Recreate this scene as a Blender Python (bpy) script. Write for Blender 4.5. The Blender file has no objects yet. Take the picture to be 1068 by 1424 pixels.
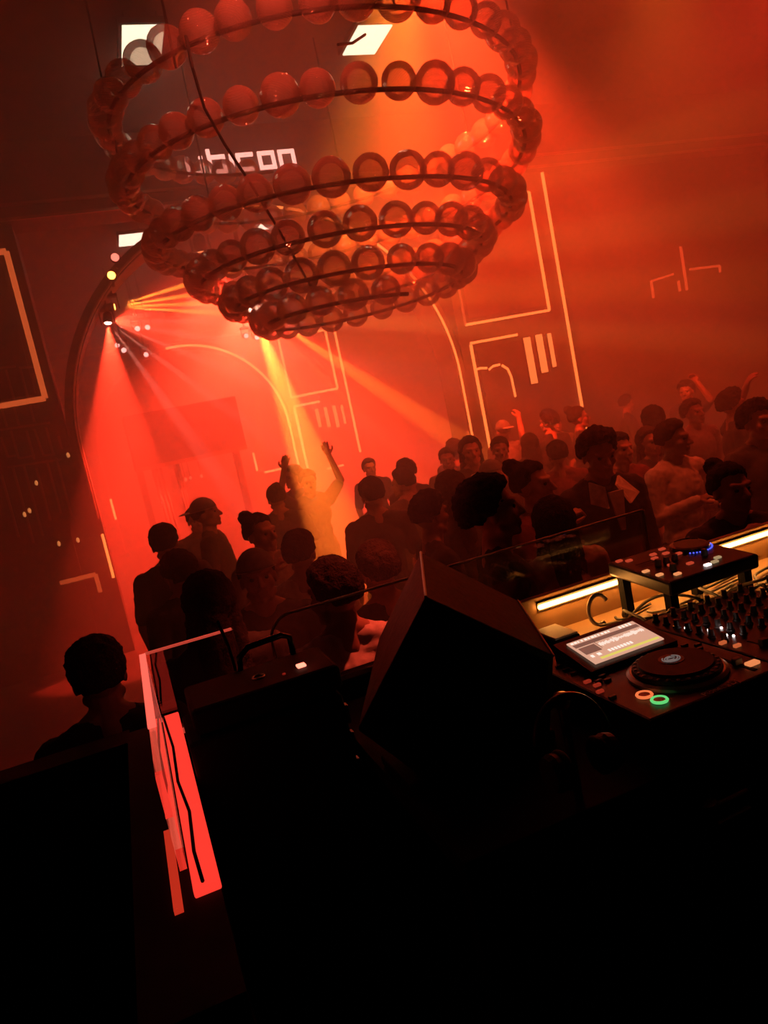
import bpy, bmesh, math, random
from math import sin, cos, tan, pi, radians, sqrt, atan2
from mathutils import Vector, Matrix, noise
random.seed(7)
S = bpy.context.scene
COL = S.collection

# ------------------------------------------------------------------ camera
FPX, HD, PT, RL, ZC = 1020.0, radians(18.8), radians(7.47), radians(11.86), 2.1
CF = Vector((sin(HD)*cos(PT), cos(HD)*cos(PT), -sin(PT)))
_r0 = Vector((cos(HD), -sin(HD), 0)); _u0 = _r0.cross(CF)
CR = cos(RL)*_r0 - sin(RL)*_u0
CU = sin(RL)*_r0 + cos(RL)*_u0
CC = Vector((0, 0, ZC))
cd = bpy.data.cameras.new('camera'); cam = bpy.data.objects.new('camera', cd); COL.objects.link(cam)
cd.sensor_fit = 'VERTICAL'; cd.sensor_height = 36.0; cd.lens = 36.0*FPX/1424.0
cd.clip_start = 0.02; cd.clip_end = 100
M = Matrix.Identity(4)
for i in range(3):
    M[i][0] = CR[i]; M[i][1] = CU[i]; M[i][2] = -CF[i]; M[i][3] = CC[i]
cam.matrix_world = M
S.camera = cam

def ray(x, y): return CF + CR*((x-534)/FPX) - CU*((y-712)/FPX)
def aty(x, y, Y): d = ray(x, y); return CC + d*(Y/d.y)
def atz(x, y, z): d = ray(x, y); return CC + d*((z-ZC)/d.z)

# ------------------------------------------------------------------ world and exposure
w = bpy.data.worlds.new('world'); S.world = w; w.use_nodes = True
w.node_tree.nodes['Background'].inputs[0].default_value = (0.02, 0.002, 0.001, 1)
w.node_tree.nodes['Background'].inputs[1].default_value = 0.02
S.view_settings.view_transform = 'Standard'; S.view_settings.look = 'None'
S.view_settings.exposure = 0.0; S.view_settings.gamma = 1.0
S.view_settings.use_curve_mapping = False
cy = S.cycles
cy.use_denoising = True
cy.max_bounces = 6; cy.diffuse_bounces = 2; cy.glossy_bounces = 3; cy.transmission_bounces = 4
cy.volume_bounces = 1; cy.transparent_max_bounces = 32
cy.sample_clamp_indirect = 3.0; cy.caustics_reflective = False; cy.caustics_refractive = False

# ------------------------------------------------------------------ materials
MATS = {}
def mat(name, col, rough=0.6, metal=0.0, var=0.25, scale=6.0, spec=0.5, bump=0.0, trans=0.0):
    if name in MATS: return MATS[name]
    m = bpy.data.materials.new(name); m.use_nodes = True; nt = m.node_tree
    b = nt.nodes['Principled BSDF']
    b.inputs['Roughness'].default_value = rough; b.inputs['Metallic'].default_value = metal
    b.inputs['Specular IOR Level'].default_value = spec
    tc = nt.nodes.new('ShaderNodeTexCoord'); n = nt.nodes.new('ShaderNodeTexNoise')
    n.inputs['Scale'].default_value = scale; n.inputs['Detail'].default_value = 4
    nt.links.new(tc.outputs['Object'], n.inputs['Vector'])
    r = nt.nodes.new('ShaderNodeValToRGB')
    r.color_ramp.elements[0].position = 0.3; r.color_ramp.elements[1].position = 0.7
    r.color_ramp.elements[0].color = tuple(c*(1-var) for c in col)+(1,)
    r.color_ramp.elements[1].color = tuple(min(1, c*(1+var)) for c in col)+(1,)
    nt.links.new(n.outputs['Fac'], r.inputs['Fac']); nt.links.new(r.outputs['Color'], b.inputs['Base Color'])
    if bump:
        bp = nt.nodes.new('ShaderNodeBump'); bp.inputs['Strength'].default_value = bump; bp.inputs['Distance'].default_value = 0.01
        nt.links.new(n.outputs['Fac'], bp.inputs['Height']); nt.links.new(bp.outputs['Normal'], b.inputs['Normal'])
    MATS[name] = m
    return m
def emit(name, col, strength, sample='NONE'):
    if name in MATS: return MATS[name]
    m = bpy.data.materials.new(name); m.use_nodes = True; nt = m.node_tree
    b = nt.nodes['Principled BSDF']
    b.inputs['Base Color'].default_value = (0.05, 0.03, 0.02, 1)
    b.inputs['Emission Color'].default_value = tuple(col)+(1,); b.inputs['Emission Strength'].default_value = strength
    try: m.cycles.emission_sampling = sample
    except Exception: pass
    MATS[name] = m
    return m
def glass(name, tint, gloss=0.12, rough=0.05, body=0.0, bodycol=(.8, .3, .25), ribs=0.0):
    if name in MATS: return MATS[name]
    m = bpy.data.materials.new(name); m.use_nodes = True; nt = m.node_tree; nt.nodes.clear()
    out = nt.nodes.new('ShaderNodeOutputMaterial')
    t = nt.nodes.new('ShaderNodeBsdfTransparent'); t.inputs[0].default_value = tuple(tint)+(1,)
    g = nt.nodes.new('ShaderNodeBsdfGlossy'); g.inputs['Roughness'].default_value = rough
    g.inputs['Color'].default_value = (1, .95, .9, 1)
    lw = nt.nodes.new('ShaderNodeLayerWeight'); lw.inputs['Blend'].default_value = 0.35
    mp = nt.nodes.new('ShaderNodeMapRange'); mp.inputs['To Min'].default_value = gloss; mp.inputs['To Max'].default_value = 0.85
    nt.links.new(lw.outputs['Fresnel'], mp.inputs['Value'])
    mx = nt.nodes.new('ShaderNodeMixShader'); nt.links.new(mp.outputs[0], mx.inputs[0])
    last = t
    if body > 0:
        d = nt.nodes.new('ShaderNodeBsdfTranslucent'); d.inputs[0].default_value = tuple(bodycol)+(1,)
        d2 = nt.nodes.new('ShaderNodeBsdfDiffuse'); d2.inputs[0].default_value = tuple(bodycol)+(1,)
        md = nt.nodes.new('ShaderNodeMixShader'); md.inputs[0].default_value = .5
        nt.links.new(d.outputs[0], md.inputs[1]); nt.links.new(d2.outputs[0], md.inputs[2])
        mb = nt.nodes.new('ShaderNodeMixShader'); mb.inputs[0].default_value = body
        nt.links.new(t.outputs[0], mb.inputs[1]); nt.links.new(md.outputs[0], mb.inputs[2]); last = mb
    if ribs > 0:
        tc = nt.nodes.new('ShaderNodeTexCoord'); wv = nt.nodes.new('ShaderNodeTexWave')
        wv.wave_type = 'BANDS'; wv.bands_direction = 'Z'; wv.inputs['Scale'].default_value = 26; wv.inputs['Distortion'].default_value = 1.5
        nt.links.new(tc.outputs['Object'], wv.inputs['Vector'])
        bp = nt.nodes.new('ShaderNodeBump'); bp.inputs['Strength'].default_value = ribs; bp.inputs['Distance'].default_value = .02
        nt.links.new(wv.outputs['Fac'], bp.inputs['Height']); nt.links.new(bp.outputs[0], g.inputs['Normal'])
    nt.links.new(last.outputs[0], mx.inputs[1]); nt.links.new(g.outputs[0], mx.inputs[2])
    nt.links.new(mx.outputs[0], out.inputs['Surface'])
    MATS[name] = m
    return m

BLACK = mat('black_paint', (.010, .009, .009), .75, spec=.2)
BLACKG = mat('black_gloss_plastic', (.012, .011, .011), .28)
WALL = mat('dark_plaster', (.07, .055, .05), .7, bump=.15, scale=3)
WALLD = mat('dark_wood_panel', (.05, .035, .03), .5, scale=2)
FLOOR = mat('dark_floor', (.05, .04, .04), .4, scale=4)
CEIL = mat('black_ceiling', (.025, .02, .02), .8)
BRASS = mat('dark_bronze', (.35, .18, .12), .3, .9)
CHROME = mat('chrome_metal', (.6, .55, .52), .18, 1.0, var=.1)
GREY = mat('grey_plastic', (.12, .12, .12), .5)
LED = emit('orange_led', (1, .20, .04), 2.6)
LEDF = emit('far_orange_led', (1, .22, .05), 7.0)
LEDR = emit('dim_orange_led', (1, .13, .03), .55)
LEDP = emit('pink_led', (1, .32, .2), 2.2)
UNLIT = mat('unlit_led_diffuser', (.35, .25, .2), .5)

# ------------------------------------------------------------------ mesh helpers
class MB:
    def __init__(s): s.v = []; s.f = []; s.mi = []
    def add(s, vs, fs, m=0):
        o = len(s.v); s.v += [tuple(p) for p in vs]; s.f += [tuple(i+o for i in f) for f in fs]; s.mi += [m]*len(fs); return s
    def box(s, x0, x1, y0, y1, z0, z1, m=0):
        return s.add([(x, y, z) for z in (z0, z1) for y in (y0, y1) for x in (x0, x1)],
            [(0, 2, 3, 1), (4, 5, 7, 6), (0, 1, 5, 4), (2, 6, 7, 3), (0, 4, 6, 2), (1, 3, 7, 5)], m)
    def tube(s, pts, r, n=8, caps=True, m=0):
        pts = [Vector(p) for p in pts]; vs = []; fs = []
        rs = r if isinstance(r, (list, tuple)) else [r]*len(pts)
        up = None
        for i, p in enumerate(pts):
            t = (pts[min(i+1, len(pts)-1)]-pts[max(i-1, 0)]).normalized()
            if up is None: up = t.orthogonal().normalized()
            a = up - t*up.dot(t); a = a.normalized() if a.length > 1e-5 else t.orthogonal().normalized()
            up = a; b = t.cross(a)
            for k in range(n): q = 2*pi*k/n; vs.append(p+(a*cos(q)+b*sin(q))*rs[i])
        for i in range(len(pts)-1):
            for k in range(n): k2 = (k+1) % n; fs.append((i*n+k, i*n+k2, (i+1)*n+k2, (i+1)*n+k))
        if caps:
            fs.append(tuple(reversed(range(n)))); fs.append(tuple((len(pts)-1)*n+k for k in range(n)))
        return s.add(vs, fs, m)
    def bar(s, p, q, w, h=None):          # square bar
        h = h or w; p = Vector(p); q = Vector(q); t = (q-p).normalized()
        a = Vector((0, 1, 0)); a = (a-t*a.dot(t))
        if a.length < .1: a = Vector((1, 0, 0)); a = a-t*a.dot(t)
        a.normalize(); b = t.cross(a)
        vs = [e+a*(h/2*i)+b*(w/2*j) for e in (p, q) for i, j in ((-1, -1), (1, -1), (1, 1), (-1, 1))]
        return s.add(vs, [(3, 2, 1, 0), (4, 5, 6, 7), (0, 1, 5, 4), (1, 2, 6, 5), (2, 3, 7, 6), (3, 0, 4, 7)])
    def lathe(s, prof, c=(0, 0, 0), n=24, axis='z', m=0):
        vs = []; fs = []
        for r, z in prof:
            for k in range(n):
                q = 2*pi*k/n; x, y = r*cos(q), r*sin(q)
                p = (x, y, z) if axis == 'z' else ((x, z, y) if axis == 'y' else (z, x, y))
                vs.append((p[0]+c[0], p[1]+c[1], p[2]+c[2]))
        for i in range(len(prof)-1):
            for k in range(n): k2 = (k+1) % n; fs.append((i*n+k, i*n+k2, (i+1)*n+k2, (i+1)*n+k))
        fs.append(tuple(reversed(range(n)))); fs.append(tuple((len(prof)-1)*n+k for k in range(n)))
        return s.add(vs, fs, m)
    def ell(s, c, r, rot=None, nu=16, nv=10, m=0):
        vs = []; fs = []; c = Vector(c)
        for i in range(nv+1):
            a = pi*i/nv
            for k in range(nu):
                q = 2*pi*k/nu; p = Vector((sin(a)*cos(q)*r[0], sin(a)*sin(q)*r[1], cos(a)*r[2]))
                if rot: p = rot @ p
                vs.append(c+p)
        for i in range(nv):
            for k in range(nu): k2 = (k+1) % nu; fs.append((i*nu+k, (i+1)*nu+k, (i+1)*nu+k2, i*nu+k2))
        return s.add(vs, fs, m)
    def cap(s, p, r0, q, r1, n=12):       # tapered capsule
        p = Vector(p); q = Vector(q); t = q-p; L = t.length
        t = t/L if L > 1e-6 else Vector((0, 0, 1))
        pts = []; rs = []
        for i in range(5): a = -pi/2+pi/2*i/4; pts.append(p+t*(r0*sin(a))); rs.append(max(r0*cos(a), 1e-4))
        for i in range(5): a = pi/2*i/4; pts.append(q+t*(r1*sin(a))); rs.append(max(r1*cos(a), 1e-4))
        a = t.orthogonal().normalized(); b = t.cross(a); vs = []; fs = []
        for c, r in zip(pts, rs):
            for k in range(n): th = 2*pi*k/n; vs.append(c+(a*cos(th)+b*sin(th))*r)
        for i in range(len(pts)-1):
            for k in range(n): k2 = (k+1) % n; fs.append((i*n+k, i*n+k2, (i+1)*n+k2, (i+1)*n+k))
        fs.append(tuple(reversed(range(n)))); fs.append(tuple((len(pts)-1)*n+k for k in range(n)))
        return s.add(vs, fs)
    def prism(s, poly, y0, y1):           # polygon in xz extruded in y
        n = len(poly)
        vs = [(x, y0, z) for x, z in poly]+[(x, y1, z) for x, z in poly]
        fs = [tuple(range(n)), tuple(reversed(range(n, 2*n)))]+[(i, n+i, n+(i+1) % n, (i+1) % n) for i in range(n)]
        return s.add(vs, fs)
    def mesh(s, name='mesh', smooth=False):
        me = bpy.data.meshes.new(name); me.from_pydata([tuple(v) for v in s.v], [], s.f); me.update()
        bm = bmesh.new(); bm.from_mesh(me); bmesh.ops.recalc_face_normals(bm, faces=bm.faces); bm.to_mesh(me); bm.free()
        if any(s.mi): me.polygons.foreach_set('material_index', s.mi)
        if smooth: me.polygons.foreach_set('use_smooth', [True]*len(me.polygons))
        return me
    def build(s, name, m, parent=None, smooth=False, bevel=0):
        return link(name, s.mesh(name, smooth), m, parent, bevel)
def link(name, me, m, parent=None, bevel=0):
    ms = m if isinstance(m, (list, tuple)) else [m]
    if not me.materials:
        for x in ms: me.materials.append(x)
    o = bpy.data.objects.new(name, me); COL.objects.link(o)
    if parent: o.parent = parent
    if bevel:
        b = o.modifiers.new('bevel', 'BEVEL'); b.width = bevel; b.segments = 2; b.limit_method = 'ANGLE'
    return o
def tag(o, label, cat, group=None, kind=None):
    o['label'] = label
    if cat: o['category'] = cat
    if group: o['group'] = group
    if kind: o['kind'] = kind
    return o
def thing(name, label, cat, loc=(0, 0, 0), rz=0, group=None):
    o = bpy.data.objects.new(name, None); COL.objects.link(o); o.empty_display_size = .1
    o.location = loc; o.rotation_euler = (0, 0, rz)
    return tag(o, label, cat, group)
def struct(name, mb, m, label=None, bevel=0, smooth=False):
    o = mb.build(name, m, bevel=bevel, smooth=smooth); o['kind'] = 'structure'
    if label: o['label'] = label
    return o
def spot(parent, loc, target, col, power, angle, blend=.3, radius=.03, off=.3):   # the light leaves just in front of the lens
    loc = Vector(loc)+(Vector(target)-Vector(loc)).normalized()*off
    l = bpy.data.lights.new('spot_light', 'SPOT'); l.color = col; l.energy = power; l.spot_size = radians(angle)
    l.spot_blend = blend; l.shadow_soft_size = radius
    o = bpy.data.objects.new('spot_light', l); COL.objects.link(o)
    d = Vector(target)-Vector(loc)
    o.rotation_euler = d.to_track_quat('-Z', 'Y').to_euler()
    if parent: o.parent = parent; o.location = Vector(loc)-parent.location
    else: o.location = loc
    return o
def point(parent, loc, col, power, radius=.1):
    l = bpy.data.lights.new('point_light', 'POINT'); l.color = col; l.energy = power; l.shadow_soft_size = radius
    o = bpy.data.objects.new('point_light', l); COL.objects.link(o)
    if parent: o.parent = parent; o.location = Vector(loc)-parent.location
    else: o.location = loc
    return o
RED = (1, .034, .013); ORANGE = (1, .17, .02); PINK = (1, .28, .2)

# ------------------------------------------------------------------ the hall
XC = 2.087                     # axis of the hall
YA, YB = 9.0, 19.5             # the two arched screens
ZCEIL = 5.75
struct('floor', MB().box(-6.2, 10.8, 2.12, 21, -.1, 0), FLOOR, 'dark dance floor of the hall')
struct('ceiling', MB().box(-6.2, 10.8, -1.5, 21, ZCEIL, ZCEIL+.1), CEIL, 'black ceiling of the hall')
struct('wall_left', MB().box(-6.2, -6.0, -1.5, 21, 0, ZCEIL), WALL, 'dark side wall')
struct('wall_right', MB().box(10.6, 10.8, -1.5, 21, 0, ZCEIL), WALL, 'dark side wall')
struct('wall_back', MB().box(-6.0, 10.6, 20.3, 20.5, 0, ZCEIL), WALLD, 'dark rear wall behind the far arch')
struct('wall_behind_booth', MB().box(-6.0, 10.6, -1.5, -1.4, 0, ZCEIL), BLACK, 'black wall behind the booth')

def arch_poly(r0, r1, zc, zlo, n=40):
    out = []
    for i in range(n+1): a = pi*i/n; out.append((XC+r1*cos(a), zc+r1*sin(a)))
    inn = [(XC+r0*cos(pi*i/n), zc+r0*sin(pi*i/n)) for i in range(n, -1, -1)]
    return out, inn
def arch_rib(y0, y1, r0=2.40, r1=2.52, zc=2.4):
    mb = MB(); n = 48; pr = [(zc, 0)]
    path = [(1, 0, 0.0)]
    inn = [(XC+r0, 0.0)]+[(XC+r0*cos(pi*i/n), zc+r0*sin(pi*i/n)) for i in range(n+1)]+[(XC-r0, 0.0)]
    out = [(XC+r1, 0.0)]+[(XC+r1*cos(pi*i/n), zc+r1*sin(pi*i/n)) for i in range(n+1)]+[(XC-r1, 0.0)]
    k = len(inn); vs = []; fs = []
    for y in (y0, y1):
        vs += [(x, y, z) for x, z in inn]+[(x, y, z) for x, z in out]
    for i in range(k-1):
        a, b = i, i+1
        fs += [(a, b, k+b, k+a), (2*k+a, 3*k+a, 3*k+b, 2*k+b), (a, 2*k+a, 2*k+b, b), (k+a, k+b, 3*k+b, 3*k+a)]
    fs += [(0, k, 3*k, 2*k), (k-1, 3*k-1, 4*k-1, 2*k-1)]
    return mb.add(vs, fs)
PIN, POUT = 2.52, 4.30         # pier from axis +-2.52 to +-4.30
def sx(side, d): return XC+side*d
for nm, y in (('front', YA), ('rear', YB)):
    for side, sn in ((1, 'b'), (-1, 'a')):
        a, b = sorted((sx(side, PIN), sx(side, POUT)))
        o = struct('wall_%s_pier' % nm if side > 0 else 'wall_%s_pier_far' % nm, MB().box(a, b, y, y+.6, 0, 4.9), WALLD, 'dark panelled pier of the %s arch' % nm)
        # raised panel mouldings on each pier
        for (d0, d1, z0, z1) in ((2.72, 4.0, 3.1, 4.56), (2.74, 3.98, .3, 2.7)):
            p0, p1 = sorted((sx(side, d0), sx(side, d1)))
            MB().box(p0, p1, y-.018, y, z0, z1).build('panel', WALL, o, bevel=.008)
    struct('trim_arch_%s' % nm, arch_rib(y, y+.55), WALL, 'round arch rib of the %s screen' % nm)
    struct('wall_%s_fascia' % nm, MB().box(-6, 10.6, y-.05, y+.4, 4.93, ZCEIL), WALLD, 'dark fascia above the %s arch' % nm)
    f = struct('trim_fascia_%s' % nm, MB().box(-6, 10.6, y-.085, y-.05, 5.08, 5.11).box(-6, 10.6, y-.085, y-.05, 4.93, 4.96), BRASS, 'thin bronze mouldings along the fascia')
struct('wall_front_side', MB().box(sx(1, POUT), 10.6, YA+.25, YA+.6, 0, 4.93), WALL, 'dark plaster wall beside the front pier')
struct('wall_front_side_far', MB().box(-6, sx(-1, POUT), YA+.25, YA+.6, 0, 4.93), WALL, 'dark plaster wall beyond the front pier')

# LED outlines ------------------------------------------------------
def led_bars(root, segs, y, wd, m, name='led_tube'):
    for s in segs:
        mb = MB()
        if len(s) == 4:
            mb.bar((s[0], y, s[1]), (s[2], y, s[3]), wd, .03)
        mb.build(name, m, root)
def L(name, label, x, y, z, group=None): return thing(name, label, 'light strip', (0, 0, 0), 0, group)
def local(segs): return segs
for y, wd, mm, nm in ((YA-.035, .032, LED, 'near'), (YB-.035, .055, LEDF, 'far')):
    desc = 'on the near pier with three glowing slots' if nm == 'near' else 'on the distant pier beyond the arch'
    t = thing('led_outline', 'orange LED outline of the upper panel '+desc, 'light strip')
    x0, x1, z0, z1 = XC+2.635, XC+3.96, 3.03, 4.63
    led_bars(t, [(x0, z0, x1, z0), (x1, z0, x1, z1), (x0+.75, z1, x1, z1)], y, wd, mm)
    led_bars(t, [(x0, z0, x0, z1), (x0, z1, x0+.7, z1)], y, wd*.8, LEDR if nm == 'near' else LEDF)
    t = thing('led_outline', 'orange LED outline of the lower panel '+desc, 'light strip')
    led_bars(t, [(x0+.02, 2.78, x0+.75, 2.78)], y, wd, mm)
    led_bars(t, [(x0+.02, .75, x0+.02, 2.76)], y, wd, mm)
    t = thing('led_line', 'tall straight orange LED line on the outer edge of the '+('near' if nm == 'near' else 'distant')+' pier', 'light strip')
    led_bars(t, [(XC+4.22, 1.2, XC+4.22, 4.87 if nm == 'near' else 4.7)], y, wd, mm)
    # arch line
    t = thing('led_arch', 'curved orange LED line along the '+('near' if nm == 'near' else 'distant')+' round arch', 'light strip')
    r = 2.425; pts = [(XC+r, y, 1.0), (XC+r, y, 2.4)]+[(XC+r*cos(radians(a)), y, 2.4+r*sin(radians(a))) for a in range(3, 97, 3)]
    MB().tube(pts, wd*.5, 6).build('lit_run', mm, t)
    pts = [(XC+r*cos(radians(a)), y, 2.4+r*sin(radians(a))) for a in range(98, 181, 3)]+[(XC-r, y, 1.6)]
    MB().tube(pts, wd*.45, 6).build('unlit_run', UNLIT, t)
    MB().tube([(XC-r, y, 1.42), (XC-r, y, .9)], wd*.5, 6).build('lit_run', mm, t)
    # glowing slots
    t = thing('slot_lamp', 'wall lamp of upright glowing amber slots '+('on the near pier' if nm == 'near' else 'on the distant pier'), 'lamp')
    sl = [(5.60, 2.08, 2.72, .10), (5.795, 2.2, 2.73, .10), (5.965, 2.25, 2.72, .055)] if nm == 'near' else [(5.33, 2.1, 2.6, .09), (5.58, 2.05, 2.6, .09), (5.83, 2.0, 2.6, .09), (6.05, 2.05, 2.58, .06)]
    for (x, za, zb, ww) in sl:
        MB().box(x-ww/2, x+ww/2, y-.03, y, za, zb).build('glowing_slot', emit('amber_slot', (1, .22, .05), 1.9) if nm == 'near' else emit('far_amber_slot', (1, .22, .05), 4), t, bevel=.006)
        MB().box(x-ww/2-.012, x+ww/2+.012, y, y+.013, za-.012, zb+.012).build('slot_housing', BLACK, t)
# mirrored pier: thick LED frame, low corner
y = YA-.035
t = thing('led_outline', 'thick orange LED outline of the panel above the metal grille', 'light strip')
led_bars(t, [(-1.85, 3.03, -.55, 3.03), (-.55, 3.03, -.55, 4.63), (-1.85, 4.63, -.55, 4.63), (-1.85, 3.03, -1.85, 4.63)], y, .06, emit('deep_orange_led', (1, .15, .035), .9))
t = thing('led_corner', 'small orange LED corner low on the pier under the metal grille', 'light strip')
led_bars(t, [(-.9, .99, -.515, .99), (-.515, .99, -.515, .775)], y, .045, LEDR)
# deco outline on near pier and the bracket lines on the side wall
t = thing('led_scroll', 'thin amber LED scroll of two small arches inside the lower panel', 'light strip')
for pts in ([(662, 514), (668, 512), (677, 512)], [(680, 514), (686, 509), (695, 507)], [(698, 508), (706, 513), (711, 524), (717, 552)]):
    MB().tube([aty(px, py, YA-.035) for px, py in pts], .017, 6).build('led_tube', LED, t)
t = thing('led_bracket', 'dim red LED outline shaped like a T bracket on the plaster wall', 'light strip')
ys = YA+.22
led_bars(t, [(8.07, 3.22, 8.5, 3.27), (8.07, 2.97, 8.07, 3.22), (8.72, 3.0, 8.72, 3.66), (8.83, 3.3, 9.42, 3.28), (9.42, 3.18, 9.42, 3.28), (8.58, 3.0, 8.58, 3.16)], ys, .03, emit('faint_red_led', (1, .08, .02), 1.0))
# metal grille on the mirrored pier
t = thing('metal_grille', 'dark bronze stepped grille of upright bars under the LED panel', 'grille')
for (xa, za, xb, zb) in [(-1.08, 2.78, -.57, 2.76), (-1.08, 2.7, -1.07, 2.48), (-1.07, 2.48, -.99, 2.48), (-.97, 2.75, -.97, 2.44), (-.82, 2.72, -.82, 2.4), (-.74, 2.72, -.72, 2.42), (-.72, 2.42, -.6, 2.41), (-.62, 2.72, -.62, 2.42),
        (-.52, 2.6, -.52, 2.45), (-1.18, 2.3, -1.18, 1.6), (-1.05, 2.35, -1.05, 1.5), (-.94, 2.37, -.94, 1.55), (-.825, 2.3, -.825, 1.7), (-.7, 2.37, -.7, 1.75), (-.6, 2.37, -.6, 1.7), (-1.1, 2.37, -.55, 2.34), (-.97, 2.44, -.8, 2.44),
        (-.92, 3.43, -.76, 3.42), (-.73, 3.4, -.58, 3.385), (-.86, 3.4, -.86, 3.06), (-.72, 3.38, -.72, 3.06), (-1.0, 3.0, -1.0, 2.8), (-.88, 3.0, -.88, 2.8), (-.72, 3.0, -.72, 2.8)]:
    MB().bar((xa, YA-.04, za), (xb, YA-.04, zb), .022, .03).build('bar', BRASS, t)
for (x, z) in ((-1.0, 1.86), (-1.06, 1.83), (-.86, 2.14), (-.47, 2.37), (-.8, 1.43), (-.6, 1.42)):
    b = thing('candle_bulb', 'tiny glowing bulb on the dark grille pier', 'bulb', (x, YA-.07, z), 0, 'tiny bulbs on the grille pier')
    MB().ell((0, 0, 0), (.018, .018, .03), nu=10, nv=6).build('bulb', emit('tiny_bulb', (1, .3, .08), 1.0), b, smooth=True)
    MB().tube([(0, .012, -.01), (0, .07, -.01)], .006, 6).build('bracket', BRASS, b)

# sign --------------------------------------------------------------
t = thing('sign', 'glowing pink square letters reading ubicon on the dark fascia', 'sign')
SIGN = emit('sign_glow', (1, .42, .34), 2.8)
def letter(x, strokes, lab):
    mb = MB(); k = .042; ysg = YA-.09
    for (a, b, c, d) in strokes: mb.box(x+a, x+c, ysg-.03, ysg, 5.21+b, 5.21+d)
    mb.build('letter', SIGN, t)['label'] = 'glowing letter '+lab
k = .042; W_, H_ = .205, .205
letter(1.54, [(0, 0, k, H_), (k, 0, W_-k, k), (W_-k, 0, W_, H_)], 'u')
letter(1.80, [(0, 0, k, .275), (k, 0, W_-k, k), (W_-k, 0, W_, H_), (k, H_-k, W_-k, H_)], 'b')
letter(2.055, [(0, 0, k, H_)], 'i')
letter(2.135, [(0, 0, k, H_), (k, 0, W_, k), (k, H_-k, W_, H_)], 'c')
letter(2.395, [(0, 0, k, H_), (k, 0, W_-k, k), (W_-k, 0, W_, H_), (k, H_-k, W_-k, H_)], 'o')
letter(2.645, [(0, 0, k, H_), (W_-k, 0, W_, H_), (k, H_-k, W_-k, H_)], 'n')

# ceiling light panels ----------------------------------------------
PANEL = emit('panel_glow', (1, .88, .6), 2.2, 'FRONT'); PANELF = emit('far_panel_glow', (1, .8, .6), 4.0, 'FRONT')
for (x, y, ww, ll, lab) in ((1.055, 6.87, .34, .62, 'near the ball chandelier, above the start of the sign'), (3.16, 6.9, .34, .5, 'above the middle of the ball chandelier'),
        (1.05, 12.56, .36, .6, 'beyond the arch, close to the wall spotlights'), (3.25, 12.53, .32, .6, 'beyond the top of the near arch')):
    o = thing('ceiling_light', 'bright rectangular ceiling light panel '+lab, 'light', (x, y, 5.6))
    MB().box(-ww/2, ww/2, -ll/2, ll/2, 0, .012).build('diffuser', PANEL if y < 9 else PANELF, o)
    MB().box(-ww/2-.03, ww/2+.03, -ll/2-.03, ll/2+.03, .012, .06).build('housing', BLACK, o)
    for sx_, sy_ in ((-1, -1), (1, -1), (-1, 1), (1, 1)): MB().tube([(sx_*ww*.4, sy_*ll*.4, .06), (sx_*ww*.4, sy_*ll*.4, ZCEIL-5.6)], .006, 6).build('hanger_rod', BLACK, o)

# ------------------------------------------------------------------ stage lights
def moving_head(loc, aim, label, lens, mount='up', top=None, group=None, s=1.0):
    o = thing('moving_head_light', label, 'stage light', loc, 0, group)
    d = (Vector(aim)-Vector(loc)).normalized()
    q = d.to_track_quat('-Z', 'Y').to_matrix()
    def tr(mb): mb.v = [tuple(q @ (Vector(p)*s)) for p in mb.v]; return mb
    tr(MB().lathe([(.0, .20), (.05, .2), (.085, .16), (.095, .05), (.095, -.02), (.088, -.035)], n=20)).build('head', BLACK, o, smooth=False)
    tr(MB().lathe([(0, -.036), (.075, -.036), (.06, -.05), (0, -.054)], n=20)).build('lens', lens, o)
    z = .22*s
    MB().box(-.15*s, -.125*s, -.03*s, .03*s, -.05*s, z).build('yoke_arm', BLACK, o, bevel=.004)
    MB().box(.125*s, .15*s, -.03*s, .03*s, -.05*s, z).build('yoke_arm', BLACK, o, bevel=.004)
    MB().box(-.15*s, .15*s, -.09*s, .09*s, z, z+.07*s).build('base', BLACK, o, bevel=.006)
    if top is not None: MB().tube([(0, 0, z+.07*s), (0, 0, top-loc[2])], .018*s+.006, 8).build('hanging_pole', BLACK, o)
    return o
LENSP = emit('pink_lens', (1, .55, .45), 22); LENSO = emit('orange_lens', (1, .33, .05), 14); LENSW = emit('white_lens', (1, .78, .68), 70)

p1 = aty(150, 447, 9.3); o = moving_head(p1, aty(165, 640, 9.0), 'moving head light throwing pink fan beams, lowest of the lamps on the arch', LENSP, top=None, s=.55)
MB().box(-.03, .03, -.03, .03, .15, .3).build('clamp', BLACK, o)
spot(o, p1, aty(168, 640, 9.1), RED, 7000, 34, .25, .02, .06)
for (px, py, yy, a, pw) in ((240, 447, 9.0, 5, 40), (238, 462, 9.0, 5, 40), (226, 478, 9.0, 5, 40), (206, 488, 9.0, 5, 40), (188, 500, 9.0, 6, 40), (240, 430, 9.1, 4, 26)):
    spot(o, p1, aty(px, py, yy), PINK, pw*60, a, .4, .01, .13)
spot(o, p1, aty(330, 440, 9.8), (1, .045, .018), 4500, 84, .9, .02, .06)
p2 = aty(157, 427, 9.2); o = moving_head(p2, aty(330, 410, 9.0), 'moving head light throwing level orange beams from the arch', LENSO, s=.5)
MB().box(-.03, .03, -.03, .03, .14, .3).build('clamp', BLACK, o)
for (px, py, a, pw) in ((310, 380, 4, 30), (320, 402, 4, 26), (330, 420, 4, 22), (335, 437, 3, 30)):
    spot(o, p2, aty(px, py, 9.0), (1, .2, .02), pw*1300, a+1, .5, .01, .13)
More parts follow.
